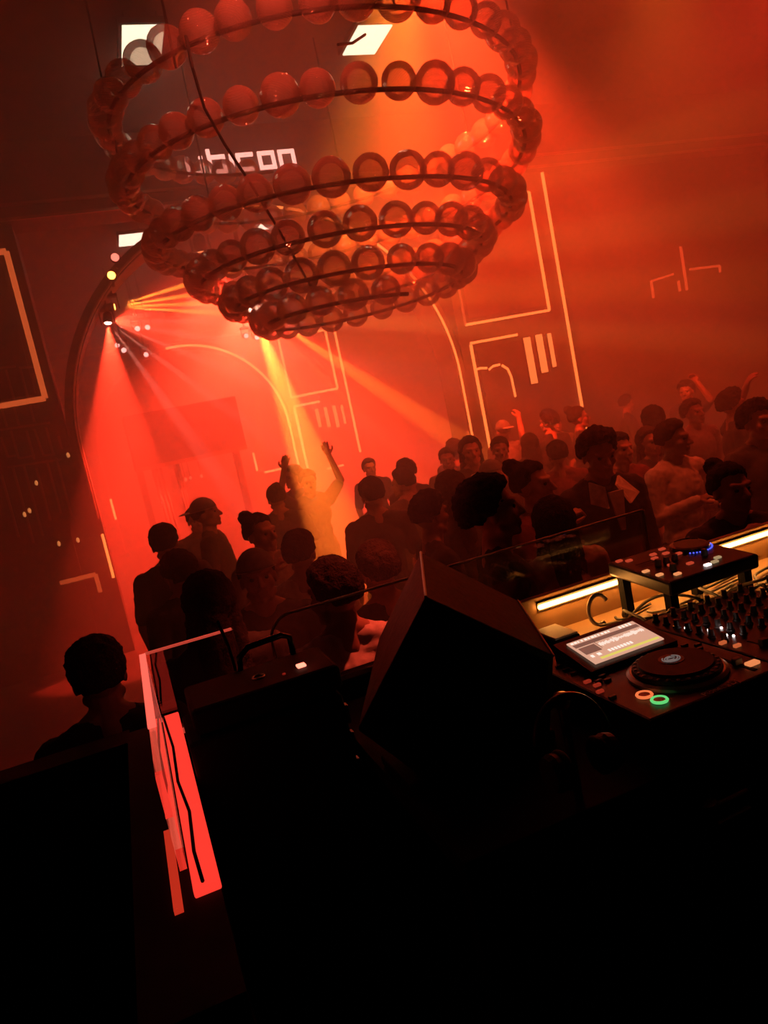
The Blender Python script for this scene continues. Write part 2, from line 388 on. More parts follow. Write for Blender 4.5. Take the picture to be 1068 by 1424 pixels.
# two plain lamps clipped on the front of the rib
for (px, py, m_, lab) in ((155, 383, LENSO, 'small round amber lamp clipped on the front of the arch rib'), (160, 358, emit('dull_red_lens', (1, .22, .15), 3), 'small round dull red lamp, topmost on the arch rib')):
    c = aty(px, py, 8.9); o = thing('clip_lamp', lab, 'stage light', c)
    MB().lathe([(0, .0), (.05, 0), (.055, .04), (.03, .1), (0, .1)], n=16, axis='y').build('can', BLACK, o)
    MB().ell((0, -.005, 0), (.045, .02, .045), nu=14, nv=8).build('lens', m_, o, smooth=True)
    MB().box(-.012, .012, .05, .13, -.1, -.03).build('clamp', BLACK, o)
# main beam light behind the foot of the chandelier
p3 = aty(350, 425, 10.6); aim3 = aty(440, 640, 9.5)
o = moving_head(p3, aim3, 'white hot moving head light hanging behind the foot of the chandelier', LENSW, top=ZCEIL, s=1.3)
spot(o, p3, aty(452, 700, 6.0), (1, .15, .014), 60000, 5.5, .35, .03)
for (px, py, yy, a, pw) in ((362, 640, 9.6, 3.2, 500), (412, 660, 9.0, 2.2, 420), (392, 650, 10.2, 2.2, 300), (470, 620, 9.2, 2.6, 420), (545, 620, 9.4, 3.0, 560), (640, 615, 9.0, 7, 1500), (340, 640, 10., 3, 250)):
    spot(o, p3, aty(px, py, yy), (1, .14, .014), pw*22, a, .4, .02)
spot(o, p3, (1.6, 6.4, 3.15), (1, .34, .24), 2500, 8, .8, .08)
# row of far lamps
for i, (px, py) in enumerate(((191, 457), (205, 455), (163, 480), (172, 487), (203, 493), (342, 467), (357, 469), (373, 466))):
    lab = ('one of two level pink stage lamps next to the pink fan beams' if i < 2 else 'one of two low pink stage lamps under the pink fan beams' if i < 4 else 'lone pink stage lamp between the fan beams and the bar canopy' if i == 4 else 'one of three pink stage lamps under the foot of the chandelier')
    c = aty(px, py, 14.6+.45*(i % 3)); o = moving_head(c, (c.x, 5, 2.2), lab, emit('far_lens', (1, .45, .4), 5), top=ZCEIL, group='far hall lamps', s=.62)
# ceiling washes over the dance floor
def wash(loc, aim, col, power, angle, label, blend=.7):
    o = moving_head(loc, aim, label, emit('wash_lens', (1, .3, .1), 3), top=ZCEIL, s=1.1)
    spot(o, loc, aim, col, power, angle, blend, .06)
    return o
o = wash(tuple(atz(560, -190, 5.45)), tuple(aty(680, 330, 7.0)), (1, .04, .008), 9000, 66, 'orange wash light on the ceiling over the ball chandelier')
spot(o, atz(560, -190, 5.45), aty(540, 160, 6.0), (1, .2, .02), 4000, 44, .9, .06)
wash(tuple(atz(930, -190, 5.45)), tuple(aty(900, 420, 8.0)), (1, .11, .012), 500, 60, 'orange wash light on the ceiling over the open dance floor', 1.0)
wash((XC, 12.4, 5.3), (XC+.3, 13.6, 0), RED, 12000, 112, 'red wash light on the ceiling just beyond the near arch', .6)
wash((XC+1.2, 16.2, 5.3), (XC+1.2, 16.5, 0), RED, 14000, 120, 'red wash light on the ceiling of the far hall', .5)
wash((5.4, 3.5, 5.35), (5.2, 7.2, 0.5), RED, 560, 95, 'red wash light on the ceiling between booth and plaster wall', .6)
wash((3.4, 3.1, 5.35), (2.6, 4.6, 0.5), (1, .06, .014), 300, 80, 'added red wash light brightening the haze over the front of the crowd', .8)  # unseen lamp, added to light the haze before the crowd
wash((2.6, 2.4, 5.35), (.55, 2.5, 1.35), (1, .07, .03), 1500, 12, 'added red spotlight to brighten the pale shirt', .6)  # unseen lamp, added only to light up the shirt
wash((1.1, 2.9, 5.4), (1.5, 5.2, 3.7), (1, .09, .045), 420, 52, 'added red spotlight to brighten the chandelier balls', .7)  # unseen lamp, added to make the balls brighter

# ------------------------------------------------------------------ bar canopy in the far hall
o = thing('bar_canopy', 'dark canopy of the bar beyond the near arch', 'canopy', (0, 0, 0))
MB().box(.3, 2.35, 14, 15.2, 1.98, 3.0).build('hood', BLACK, o, bevel=.02)
for x in (.38, 2.27): MB().box(x-.06, x+.06, 14.9, 15.1, 0, 1.98).build('post', BLACK, o)
MB().box(.3, 2.35, 13.97, 14.0, 1.98, 2.05).build('edge_trim', BRASS, o)
CURT = mat('pale_curtain', (.6, .45, .4), .8)
for cx, ww, lab in ((.66, .2, 'pale hanging curtain strip at the open end of the bar canopy'), (1.02, .12, 'narrow pale curtain strip between the bulbs and the wide curtain')):
    mb = MB(); vs = []; fs = []; n = 14
    for i in range(n+1):
        u = i/n; vs += [(cx-ww/2+ww*u, 14.25+.03*sin(u*18), 1.98), (cx-ww/2+ww*u+.04, 14.25+.05*sin(u*18), .35)]
    for i in range(n): fs.append((2*i, 2*i+1, 2*i+3, 2*i+2))
    mb.add(vs, fs); c = mb.build('curtain', CURT, smooth=True); so = c.modifiers.new('s', 'SOLIDIFY'); so.thickness = .008
    tag(c, lab, 'curtain')
for px, py in ((258, 667), (265, 665), (280, 662)):
    c = aty(px, py, 14.3); b = thing('pendant_bulb', 'small red pendant bulb under the bar canopy', 'lamp', c, 0, 'pendant bulbs under the canopy')
    MB().ell((0, 0, 0), (.03, .03, .035), nu=12, nv=8).build('bulb', emit('red_bulb', (1, .2, .08), 1.2), b, smooth=True)
    MB().tube([(0, 0, .03), (0, 0, 1.98-c.z)], .006, 6).build('cord', BLACK, b)
# low LED lines on the rear wall fronts
for (a, b, lab) in (((368, 657), (398, 652), 'short level orange LED line low between the far arch legs'), ((455, 652), (478, 647), 'short level orange LED line at the foot of the distant pier'), ((352, 630), (357, 655), 'short upright orange LED line beside the far arch leg')):
    A = aty(*a, YB-.05); B = aty(*b, YB-.05)
    if abs(A.x-B.x) < .2: B.x = A.x
    else: B.z = A.z
    o = thing('led_line', lab, 'light strip'); MB().bar(A, B, .05, .03).build('led_tube', LEDF, o)
    MB().bar(A+Vector((0, .035, 0)), B+Vector((0, .035, 0)), .08, .03).build('rail', BLACK, o)

# ------------------------------------------------------------------ ball chandelier
CH = (2.087, 5.73)
o = thing('ball_chandelier', 'large spiral chandelier of ribbed red glass balls strung on a dark tube', 'chandelier', (CH[0], CH[1], 2.8))
ZK = [4.40, 3.95, 3.50, 3.29, 3.08, 2.92]; RK = [1.56, 1.54, 1.38, 1.10, .90, .70]
def spiral(t):
    i = min(int(t), 4); u = t-i
    z = ZK[i]+(ZK[i+1]-ZK[i])*u; r = RK[i]+(RK[i+1]-RK[i])*u
    a = -pi/2+2*pi*t
    return Vector((r*cos(a), r*sin(a), z-2.8))
pts = [spiral(-.5+t*.0025) for t in range(0, int(5.55/.0025))]
MB().tube(pts[::5], .015, 7).build('tube', BLACK, o, smooth=True)
BALL = glass('red_ball_glass', (.97, .86, .82), gloss=.13, rough=.06, body=.24, bodycol=(1, .6, .5), ribs=.8)
bm_ = MB(); nu, nv = 22, 14; vs = []; fs = []
for i in range(nv+1):
    a = pi*i/nv
    for k_ in range(nu):
        q = 2*pi*k_/nu; rr = .112*(1+.012*cos(q*11))
        vs.append((sin(a)*cos(q)*rr, sin(a)*sin(q)*rr, cos(a)*.112))
for i in range(nv):
    for k_ in range(nu): fs.append((i*nu+k_, (i+1)*nu+k_, (i+1)*nu+(k_+1) % nu, i*nu+(k_+1) % nu))
ballme = bm_.add(vs, fs).mesh('glass_ball', True); ballme.materials.append(BALL)
acc = 0.0; nb = 0; last = pts[0]; rnd = random.Random(3)
for p in pts[1:]:
    acc += (p-last).length; last = p
    if acc >= .236:
        acc -= .236; b = bpy.data.objects.new('glass_ball', ballme); COL.objects.link(b); b.parent = o
        out = Vector((p.x, p.y, 0)).normalized()
        b.location = p+Vector((0, 0, .035))+out*.02; s_ = rnd.uniform(.93, 1.1); b.scale = (s_, s_, s_)
        b.rotation_euler = (rnd.uniform(-.6, .6), rnd.uniform(-.6, .6), rnd.uniform(0, 6)); nb += 1
for k_ in range(7):
    a = 2*pi*k_/7+.25; p = Vector((1.56*cos(a), 1.56*sin(a), 1.58))
    MB().tube([p, p+Vector((-.05*cos(a), -.05*sin(a), ZCEIL-2.8-1.58))], .008, 6).build('suspension_cable', BLACK, o)
# two slack cables drooping along the balls
for wp in ([(258, 50, 4.45), (268, 95, 4.4), (284, 150, 4.5), (312, 200, 4.6), (345, 250, 4.7), (385, 315, 4.9), (430, 395, 5.1)], [(470, 62, 4.4), (490, 60, 4.6), (508, 48, 5.)]):
    mp = [aty(px, py, yy)-Vector((CH[0], CH[1], 2.8)) for px, py, yy in wp]
    MB().tube(mp, .009, 6).build('slack_cable', BLACK, o)

# ------------------------------------------------------------------ haze
hz = bpy.data.materials.new('haze'); hz.use_nodes = True; nt = hz.node_tree; nt.nodes.clear()
vo = nt.nodes.new('ShaderNodeOutputMaterial'); vs_ = nt.nodes.new('ShaderNodeVolumeScatter')
vs_.inputs['Color'].default_value = (.95, .95, .95, 1); vs_.inputs['Density'].default_value = .12; vs_.inputs['Anisotropy'].default_value = .25
nt.links.new(vs_.outputs[0], vo.inputs['Volume'])
h = MB().box(-5.99, 10.59, 2.2, 20.25, .005, ZCEIL-.005).build('haze', hz)
tag(h, 'thin stage haze filling the hall in front of the booth', 'haze', kind='stuff')

# ------------------------------------------------------------------ the booth
ZT = 1.355                                       # table top
struct('floor_booth', MB().box(-2.5, 4.0, -1.4, 2.1, .35, .45), BLACK, 'black raised floor of the booth')
struct('wall_booth_front', MB().box(-.14, 2.9, 2.0, 2.1, 0, 1.37).box(-3.2, -.14, 2.0, 2.1, 0, 1.40), BLACK, 'black front wall of the booth with an added dark stretch')  # stretch past the side wall added to keep that area dark
struct('wall_booth_side', MB().box(-.14, -.006, .9, 2.0, .45, 1.425), BLACK, 'black side wall of the booth')
GLS = glass('clear_glass', (.93, .9, .9), gloss=.03, rough=.02)
EDGE = glass('polished_glass_edge', (.9, .8, .75), gloss=.2, rough=.25, body=.85, bodycol=(.95, .8, .7))
REDP = emit('edge_lit_red_acrylic', (1, .045, .028), 1.0)
PINKE = emit('edge_lit_pink_edge', (1, .13, .09), 1.15)
GZ0, GZ1, GY = 1.37, 1.605, 2.03
t = thing('glass_screen', 'short clear glass screen panel at the booth corner with red glints put on its edges as glow', 'glass panel')
MB().box(-.05, .185, GY, GY+.012, GZ0, GZ1).build('pane', GLS, t)
MB().box(-.05, .185, GY-.001, GY+.013, GZ1, GZ1+.005).build('top_edge', emit('painted_red_glint', (1, .1, .06), .45), t)  # glow stands in for red light caught by the glass edges
MB().box(.185, .189, GY-.001, GY+.013, GZ0, GZ1).build('side_edge', EDGE, t)
MB().box(-.055, .185, GY-.012, GY, GZ0, GZ0+.012).build('base_rail', emit('painted_red_glint', (1, .1, .06), .45), t)
t = thing('glass_screen', 'long clear glass screen with a rounded corner behind the monitor speaker', 'glass panel')
gl = []; x0, x1 = .285, 1.60; rr = .07
gl = [(x0, GZ0), (x1, GZ0), (x1, GZ1), (x0+rr, GZ1)]+[(x0+rr-rr*sin(a), GZ1-rr+rr*cos(a)) for a in [pi/2*i/6 for i in range(1, 7)]]
MB().prism(gl, GY, GY+.012).build('pane', GLS, t)
ep = [(x0, GY+.006, GZ0+.02)]+[(x0+rr-rr*sin(a), GY+.006, GZ1-rr+rr*cos(a)) for a in [pi/2*i/6 for i in range(6, -1, -1)]]+[(x1, GY+.006, GZ1)]
MB().tube(ep, .0045, 6).build('top_edge', EDGE, t)
MB().box(x1, x1+.004, GY-.001, GY+.013, GZ0, GZ1).build('side_edge', EDGE, t)
MB().box(x0, x1, GY-.012, GY, GZ0, GZ0+.014).build('base_rail', EDGE, t)
t = thing('glass_screen', 'glass side screen running back from the corner with a pink glowing edge', 'glass panel')
MB().box(-.062, -.05, 1.22, GY, 1.435, GZ1).build('pane', GLS, t)
MB().box(-.064, -.048, 1.45, GY, GZ1, GZ1+.006).build('top_edge', PINKE, t)
MB().box(-.064, -.052, 1.25, 1.45, GZ1-.09, GZ1-.086).build('low_edge', REDP, t)
MB().box(-.064, -.05, GY-.004, GY+.012, 1.37, GZ1).build('corner_edge', PINKE, t)
t = thing('lit_ledge', 'glowing red acrylic ledge tiles along the side wall of the booth', 'ledge')
MB().box(-.047, -.004, 1.44, 2.0, 1.425, 1.44).build('ledge_tile', REDP, t, bevel=.003)
MB().box(-.047, -.004, 1.14, 1.432, 1.425, 1.44).build('ledge_tile', REDP, t, bevel=.003)
MB().box(-.080, -.066, 1.12, 1.38, 1.425, 1.434).build('ledge_tile', emit('dim_red_acrylic', (1, .05, .02), .5), t)
c = MB().tube([(-.043, 1.98, 1.444), (-.034, 1.75, 1.444), (-.038, 1.55, 1.444), (-.028, 1.4, 1.444), (-.034, 1.25, 1.444), (-.03, 1.15, 1.444)], .0032, 6).build('cable', BLACK, smooth=True)
tag(c, 'thin black cable lying along the glowing red ledge', 'cable')

# equipment case ----------------------------------------------------
t = thing('equipment_case', 'tall black equipment case with a carrying handle and a red lit button', 'case', (.18, 1.68, .45))
def lb(o, x0, x1, y0, y1, z0, z1): return MB().box(x0-o.location.x, x1-o.location.x, y0-o.location.y, y1-o.location.y, z0-o.location.z, z1-o.location.z)
lb(t, .0, .35, 1.58, 1.78, .45, 1.50).build('body', BLACK, t, bevel=.008)
lb(t, .02, .36, 1.59, 1.785, 1.505, 1.565).build('lid', BLACK, t, bevel=.01)
for z in (1.451, 1.385, 1.32):
    lb(t, .347, .356, 1.575, 1.595, z-.022, z+.022).build('latch', CHROME, t, bevel=.002)
lo = t.location
p = atz(419, 927, 1.568)-lo
MB().box(p.x-.011, p.x+.011, p.y-.012, p.y+.012, p.z, p.z+.006).build('lit_button', emit('button_glow', (1, .22, .14), 2.5), t, bevel=.003)
p = atz(395, 938, 1.568)-lo
MB().lathe([(0, 0), (.004, 0), (.004, .003), (0, .003)], p, 10).build('indicator', emit('dim_indicator', (1, .05, .03), .15), t)
p = atz(360, 943, 1.568)-lo
ring = [(p.x+.014*cos(a), p.y+.014*sin(a), p.z+.003) for a in [2*pi*i/16 for i in range(17)]]
MB().tube(ring, .003, 6).build('jack_socket', CHROME, t, smooth=True)
A = aty(330, 915, 1.775)-lo; B = aty(405, 897, 1.775)-lo; zb = 1.565-lo.z
MB().tube([(A.x, A.y, zb), (A.x+.004, A.y, zb+.03), (A.x+.03, A.y, zb+.05), (B.x-.02, A.y, zb+.055), (B.x, A.y, zb+.045), (B.x, A.y, zb)], .008, 8).build('handle', BLACKG, t, smooth=True)
MB().tube([(A.x-.01, A.y+.01, zb), (A.x-.012, A.y+.02, zb+.06), (A.x-.02, A.y+.05, zb+.12), (A.x-.01, A.y+.08, zb+.05)], .004, 6).build('cord', BLACK, t, smooth=True)

# monitor speaker -----------------------------------------------------
t = thing('monitor_speaker', 'black angular booth monitor speaker with bright metal strips for the glints on two edges', 'speaker', (.50, 1.38, ZT))
lo = t.location
A, B, C, D = aty(585, 768, 1.5), aty(592, 830, 1.3), aty(770, 912, 1.3), aty(720, 835, 1.5)
E_, F_ = aty(527, 888, 1.5), aty(497, 1015, 1.3)
dep = ((A-B)+(D-C))/2
G_ = Vector((.40, 1.3, 1.40)); H_ = Vector((.70, 1.3, 1.37))
bm = bmesh.new()
for q in (A, B, C, D, E_, F_, G_, H_, G_+Vector((.05, .2, .0)), H_+Vector((0.03, .2, .0))): bm.verts.new(q-lo)
bmesh.ops.convex_hull(bm, input=bm.verts); bmesh.ops.dissolve_limit(bm, angle_limit=.06, verts=bm.verts, edges=bm.edges)
me = bpy.data.meshes.new('cabinet'); bm.to_mesh(me); bm.free()
link('cabinet', me, mat('speaker_paint', (.05, .035, .03), .5, bump=.1, scale=60), t, bevel=.003)
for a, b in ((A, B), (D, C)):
    MB().tube([a-lo, b-lo], .003, 8).build('corner_edge', mat('glint_strip_metal', (.9, .75, .6), .35, .6), t)  # bright strips added for the glints along two edges
cen = (B+C+F_+G_+H_)/5; nf = (C-B).cross(F_-B).normalized()
if nf.dot(CC-cen) < 0: nf = -nf
pl = [cen+(q-cen)*.9+nf*.004-lo for q in (B, C, H_, G_, F_)]
mb = MB(); mb.add(pl+[q+nf*.008 for q in pl], [(0, 1, 2, 3, 4), (9, 8, 7, 6, 5)]+[(i, (i+1) % 5, 5+(i+1) % 5, 5+i) for i in range(5)]); mb.build('grille', BLACK, t)
MB().box(-.12, .22, -.07, .10, 0, .022).build('stand_plate', BLACK, t, bevel=.004)

# table, upstand and LED -------------------------------------------------
WOOD = mat('pale_wood', (.45, .27, .13), .5, scale=3, var=.3)
t = thing('dj_table', 'long booth table with pale wooden back ledge', 'table', (1.6, 1.5, .45)); lo = t.location
lb(t, .372, 2.7, 1.06, 1.9, ZT-.04, ZT-.003).build('table_top', BLACK, t, bevel=.002)
lb(t, .95, 2.7, 1.45, 1.9, ZT-.003, ZT).build('back_ledge', WOOD, t)
lb(t, .372, 2.7, 1.06, 1.08, .8, ZT-.04).build('front_panel', BLACK, t)
lb(t, 1.0, 2.7, 1.9, 1.925, ZT-.04, 1.47).build('upstand', WOOD, t, bevel=.003)
for x in (.42, 2.66):
    for y in (1.12, 1.84): lb(t, x-.03, x+.03, y-.03, y+.03, .45, ZT-.04).build('leg', BLACK, t)
t = thing('led_strip', 'bright amber LED strip along the back ledge of the booth table', 'light strip')
MB().box(1.06, 2.6, 1.884, 1.9, 1.435, 1.447).build('led_tube', emit('amber_led', (1, .36, .07), 38, 'FRONT_BACK'), t, bevel=.004)
MB().box(1.06, 2.6, 1.893, 1.9, 1.429, 1.453).build('channel', GREY, t)

# media player -----------------------------------------------------------
DK = mat('player_shell', (.02, .018, .018), .38, scale=40)
BTN = mat('grey_button', (.16, .14, .13), .4); 
px0, px1, py0, py1, pz = .787, 1.117, 1.075, 1.50, 1.455
t = thing('media_player', 'black DJ media player with a lit screen and a large jog wheel', 'DJ player', (.952, 1.2875, ZT)); lo = t.location
def P(x, y, z): return (x-lo.x, y-lo.y, z-lo.z)
lb(t, px0, px1, py0, py1, ZT+.012, pz).build('body', DK, t, bevel=.006)
for x in (px0+.04, px1-.04):
    for y in (py0+.05, py1-.05): MB().lathe([(0, 0), (.016, 0), (.018, .013), (0, .013)], P(x, y, ZT), 12).build('foot', BLACK, t)
# tilted display housing
th = atan2(.02, .104)
def scr(a, b, h=0):     # screen coordinates 0..1 on the tilted face
    return Vector(P(.858+a*.188, 1.329+b*.104*1.0, 1.475+b*.02+h))
mb = MB(); mb.add([P(.835, 1.315, pz-.002), P(1.07, 1.315, pz-.002), P(1.07, 1.455, pz-.002), P(.835, 1.455, pz-.002), P(.835, 1.315, 1.468), P(1.07, 1.315, 1.468), P(1.07, 1.455, 1.4965), P(.835, 1.455, 1.4965)],
    [(0, 3, 2, 1), (4, 5, 6, 7), (0, 1, 5, 4), (1, 2, 6, 5), (2, 3, 7, 6), (3, 0, 4, 7)])
mb.build('display_housing', BLACKG, t)
def quad(a0, b0, a1, b1, h): return [scr(a0, b0, h), scr(a1, b0, h), scr(a1, b1, h), scr(a0, b1, h)]
sc = MB().add(quad(0, 0, 1, 1, .0018)+quad(0, 0, 1, 1, -.001), [(0, 1, 2, 3), (7, 6, 5, 4), (0, 4, 5, 1), (1, 5, 6, 2), (2, 6, 7, 3), (3, 7, 4, 0)]).build('screen', emit('screen_base', (.70, .36, .24), 1.0), t)
r3 = random.Random(11)
def strip(name, rects, m):
    mb = MB()
    for (a0, b0, a1, b1) in rects: mb.add(quad(a0, b0, a1, b1, .0026), [(0, 1, 2, 3)])
    return mb.build(name, m, sc)
SW = emit('screen_white', (1, .82, .7), 1.1); SY = emit('screen_yellow', (.75, .62, .12), 1.0); SD = emit('screen_dark', (.30, .13, .09), .7)
strip('waveform', [(.3+.66*i/48, .56-.09*k_, .3+.66*(i+.7)/48, .56+.09*k_) for i, k_ in [(i, .25+.75*r3.random()) for i in range(48)]], SW)
strip('overview_bar', [(.12, .05, .97, .13)], SY)
strip('title_text', [(.03+.05*i, .88, .03+.05*i+.02+.02*r3.random(), .95) for i in range(12)]+[(.75+.05*i, .86, .78+.05*i, .96) for i in range(4)], SW)
strip('time_digits', [(.30+.045*i, .20, .30+.045*i+.032, .30) for i in range(8)]+[(.05, .2, .09, .3), (.14, .2, .19, .3)], SW)
strip('panel_shade', [(.02, .70, .98, .84), (.28, .42, .29, .7), (.03, .36, .26, .66)], SD)
# jog wheel
jc = (.966, 1.203)
MB().lathe([(0, 0), (.101, 0), (.101, .006), (.094, .010), (0, .010)], P(jc[0], jc[1], pz), 48).build('jog_ring', mat('jog_rim', (.5, .42, .38), .3, .6), t, smooth=False)
j = MB().lathe([(0, .010), (.090, .010), (.088, .018), (.076, .021), (.074, .026), (0, .026)], P(jc[0], jc[1], pz), 48).build('jog_wheel', mat('jog_black', (.006, .005, .005), .5, spec=.25), t)
for i in range(28):
    a = 2*pi*i/28; MB().ell(P(jc[0]+.082*cos(a), jc[1]+.082*sin(a), pz+.0195), (.005, .005, .002), nu=8, nv=4).build('grip_dimple', mat('dimple', (.2, .17, .16), .3), j)
MB().lathe([(0, .026), (.026, .026), (.026, .0272), (0, .0272)], P(jc[0], jc[1]+.012, pz), 32).build('jog_display', mat('display_black', (.02, .02, .02), .3), j)
mb = MB()
for s_ in range(3):
    mb.tube([P(jc[0]+(.008+.004*s_)*cos(a)*1.2, jc[1]+.012+(.006+.005*s_)*sin(a), pz+.028) for a in [s_*1.1+2*pi*.8*i/14 for i in range(15)]], .0014, 5)
mb.build('jog_emblem', emit('emblem_grey', (.30, .22, .2), .5), j)
# transport buttons
def ringbtn(x, y, m, lab):
    MB().tube([P(x+.0145*cos(a), y+.0145*sin(a), pz+.004) for a in [2*pi*i/24 for i in range(25)]], .003, 6).build('button_ring', m, t)['label'] = lab
    MB().lathe([(0, 0), (.012, 0), (.011, .005), (0, .005)], P(x, y, pz), 20).build('button', mat('round_button', (.3, .15, .12), .3, .5), t)
q = atz(896, 966, pz+.004); ringbtn(q.x, q.y, emit('orange_ring', (1, .2, .06), .9), 'orange lit ring')
q = atz(917, 973, pz+.004); ringbtn(q.x, q.y, emit('green_ring', (.14, .75, .2), .9), 'green lit ring')
q = atz(831, 925, pz+.004); MB().box(*[v for ab in zip(P(q.x-.011, q.y-.005, pz), P(q.x+.011, q.y+.005, pz+.006)) for v in ab]).build('green_button', emit('green_key', (.08, .8, .15), .8), t)
for (x, y, c_) in [(.812, 1.30, 1), (.83, 1.285, 0), (.815, 1.27, 1), (.845, 1.275, 0), (.85, 1.3, 0), (1.075, 1.3, 0), (1.095, 1.28, 0), (1.08, 1.26, 0), (.82, 1.42, 0), (.82, 1.39, 0), (.82, 1.36, 0), (.80, 1.24, 1), (.80, 1.2, 0)]:
    lb(t, x-.008, x+.008, y-.004, y+.004, pz, pz+.006).build('key', emit('red_key', (1, .07, .03), .25) if c_ else BTN, t, bevel=.001)
lb(t, 1.065, 1.075, 1.1, 1.2, pz-.001, pz+.001).build('pitch_slot', BLACK, t); lb(t, 1.06, 1.08, 1.14, 1.152, pz, pz+.014).build('pitch_fader', BTN, t, bevel=.002)
q = atz(1046, 921, pz+.005); lb(t, q.x-.014, q.x+.014, q.y-.008, q.y+.008, pz, pz+.007).build('glint_pad', emit('orange_glint', (1, .3, .1), .8), t, bevel=.002)  # glow stands for orange light reflected off this button
tx = bpy.data.curves.new('brand', 'FONT'); tx.body = 'Pioneer DJ'; tx.size = .020; tx.extrude = .0003
to = bpy.data.objects.new('brand_text', tx); COL.objects.link(to)
bpy.context.view_layer.update()
tm = bpy.data.meshes.new_from_object(to.evaluated_get(bpy.context.evaluated_depsgraph_get())); bpy.data.objects.remove(to)
to = link('brand_text', tm, mat('silver_print', (.95, .85, .8), .5, 0), t); to.location = P(.922, 1.0805, pz+.0008)

# mixer --------------------------------------------------------------------
t = thing('dj_mixer', 'black DJ mixer crowded with knobs beside the media player', 'DJ mixer', (1.30, 1.31, ZT)); lo = t.location
mx0, mx1, my0, my1, mz = 1.128, 1.47, 1.10, 1.52, 1.45
lb(t, mx0, mx1, my0, my1, ZT, mz).build('body', DK, t, bevel=.005)
def lathe_mesh(prof, name, n=14):
    return MB().lathe(prof, (0, 0, 0), n).mesh(name)
kn = lathe_mesh([(0, 0), (.0095, 0), (.009, .004), (.0068, .005), (.006, .021), (0, .021)], 'knob'); kn.materials.append(mat('knob_rubber', (.10, .07, .065), .35))
km = MB().box(-.0009, .0009, .002, .0068, .0095, .0215).mesh('knob_mark'); km.materials.append(mat('knob_white', (.8, .65, .55), .4))
for cxn in range(6):
    for r_ in range(7):
        x = mx0+.03+cxn*.056; y = my1-.03-r_*.037
        o2 = bpy.data.objects.new('knob', kn); COL.objects.link(o2); o2.parent = t; o2.location = P(x, y, mz)
        s_ = bpy.data.objects.new('knob_mark', km); COL.objects.link(s_); s_.parent = o2; o2.rotation_euler = (0, 0, random.uniform(-2, 2))
for cxn in range(4):
    x = mx0+.058+cxn*.074
    lb(t, x-.002, x+.002, my0+.05, my0+.13, mz, mz+.0008).build('fader_slot', BLACK, t)
    lb(t, x-.009, x+.009, my0+.08+.008*cxn, my0+.093+.008*cxn, mz, mz+.016).build('fader_cap', BTN, t, bevel=.002)
lb(t, mx0+.12, mx1-.12, my0+.02, my0+.026, mz, mz+.0008).build('crossfader_slot', BLACK, t)
lb(t, mx0+.15, mx0+.163, my0+.012, my0+.034, mz, mz+.014).build('crossfader', BTN, t, bevel=.002)
for (px_, py_) in [(943, 883), (953, 872), (958, 875), (965, 886), (976, 880), (985, 875), (990, 885), (1003, 872), (1010, 882), (1015, 870), (978, 890), (1020, 883)]:
    q = atz(px_, py_, mz+.004)
    if mx0+.005 < q.x < mx1-.005 and my0+.005 < q.y < my1-.005:
        MB().ell(P(q.x, q.y, mz+.002), (.003, .003, .003), nu=8, nv=5).build('indicator', emit('white_led', (1, .8, .75), 5), t)
for (px_, py_) in [(925, 877), (935, 882), (962, 892), (1005, 893), (1025, 897)]:
    q = atz(px_, py_, mz+.004)
    if mx0+.01 < q.x < mx1-.01: lb(t, q.x-.008, q.x+.008, q.y-.004, q.y+.004, mz, mz+.006).build('lit_key', emit('orange_key', (1, .2, .06), .5), t)

# small controller on a stand ------------------------------------------------
cn = [Vector((1.212, 1.549, 1.505)), Vector((1.523, 1.56, 1.505)), Vector((1.676, 1.834, 1.53)), Vector((1.346, 1.853, 1.53))]
ctr = sum(cn, Vector())/4; ex = ((cn[1]-cn[0])+(cn[2]-cn[3])).normalized(); ey = ((cn[3]-cn[0])+(cn[2]-cn[1])).normalized(); ez = ex.cross(ey).normalized(); ey = ez.cross(ex)
t = thing('dj_controller', 'small black DJ controller with blue lit wheel on a raised stand', 'DJ controller', (ctr.x, ctr.y, ZT))
Rm = Matrix((ex, ey, ez)).transposed(); off = Vector((0, 0, ctr.z-ZT))
def lt(mb): mb.v = [tuple(Rm @ Vector(p)+off) for p in mb.v]; return mb
W2, D2 = .155, .135
lt(MB().box(-W2, W2, -D2, D2, -.042, 0)).build('body', DK, t, bevel=.008)
jw = lt(MB().lathe([(0, 0), (.058, 0), (.056, .010), (.046, .013), (0, .013)], (.085, .055, 0), 36)).build('jog_wheel', BLACKG, t)
for i in range(14):
    a = -2.3+2.0*i/13; lt(MB().ell((.085+.062*cos(a), .055+.062*sin(a), .002), (.003, .003, .002), nu=8, nv=4)).build('wheel_light', emit('blue_led', (.10, .12, 1), 3.0 if i % 2 else 1.2), t)
lt(MB().tube([(.085+.05*cos(a), .055+.05*sin(a), .013) for a in [.3+1.6*i/10 for i in range(11)]], .002, 5)).build('wheel_glint', mat('glint_metal', (.7, .5, .45), .25, .9), t)  # bright arc put in as a highlight on the wheel
for (x, y, c_) in [(-.14, -.02, 1), (-.135, -.07, 1), (-.10, -.10, 1), (-.06, -.03, 0), (-.02, -.06, 0), (.0, .06, 0), (-.03, .08, 0), (.02, .03, 0), (.02, .10, 0), (-.05, .05, 0), (-.11, .09, 0), (-.13, .11, 0), (.06, -.08, 2), (.03, -.1, 2), (.0, -.105, 3)]:
    m_ = {0: emit('red_pad', (1, .1, .04), .45), 1: emit('amber_pad', (1, .34, .12), .8), 2: emit('pale_pad', (.6, .4, .2), .6), 3: emit('white_pad', (1, .8, .75), 1.6)}[c_]
    lt(MB().box(x-.010, x+.010, y-.006, y+.006, 0, .006)).build('pad', m_, t, bevel=.0015)
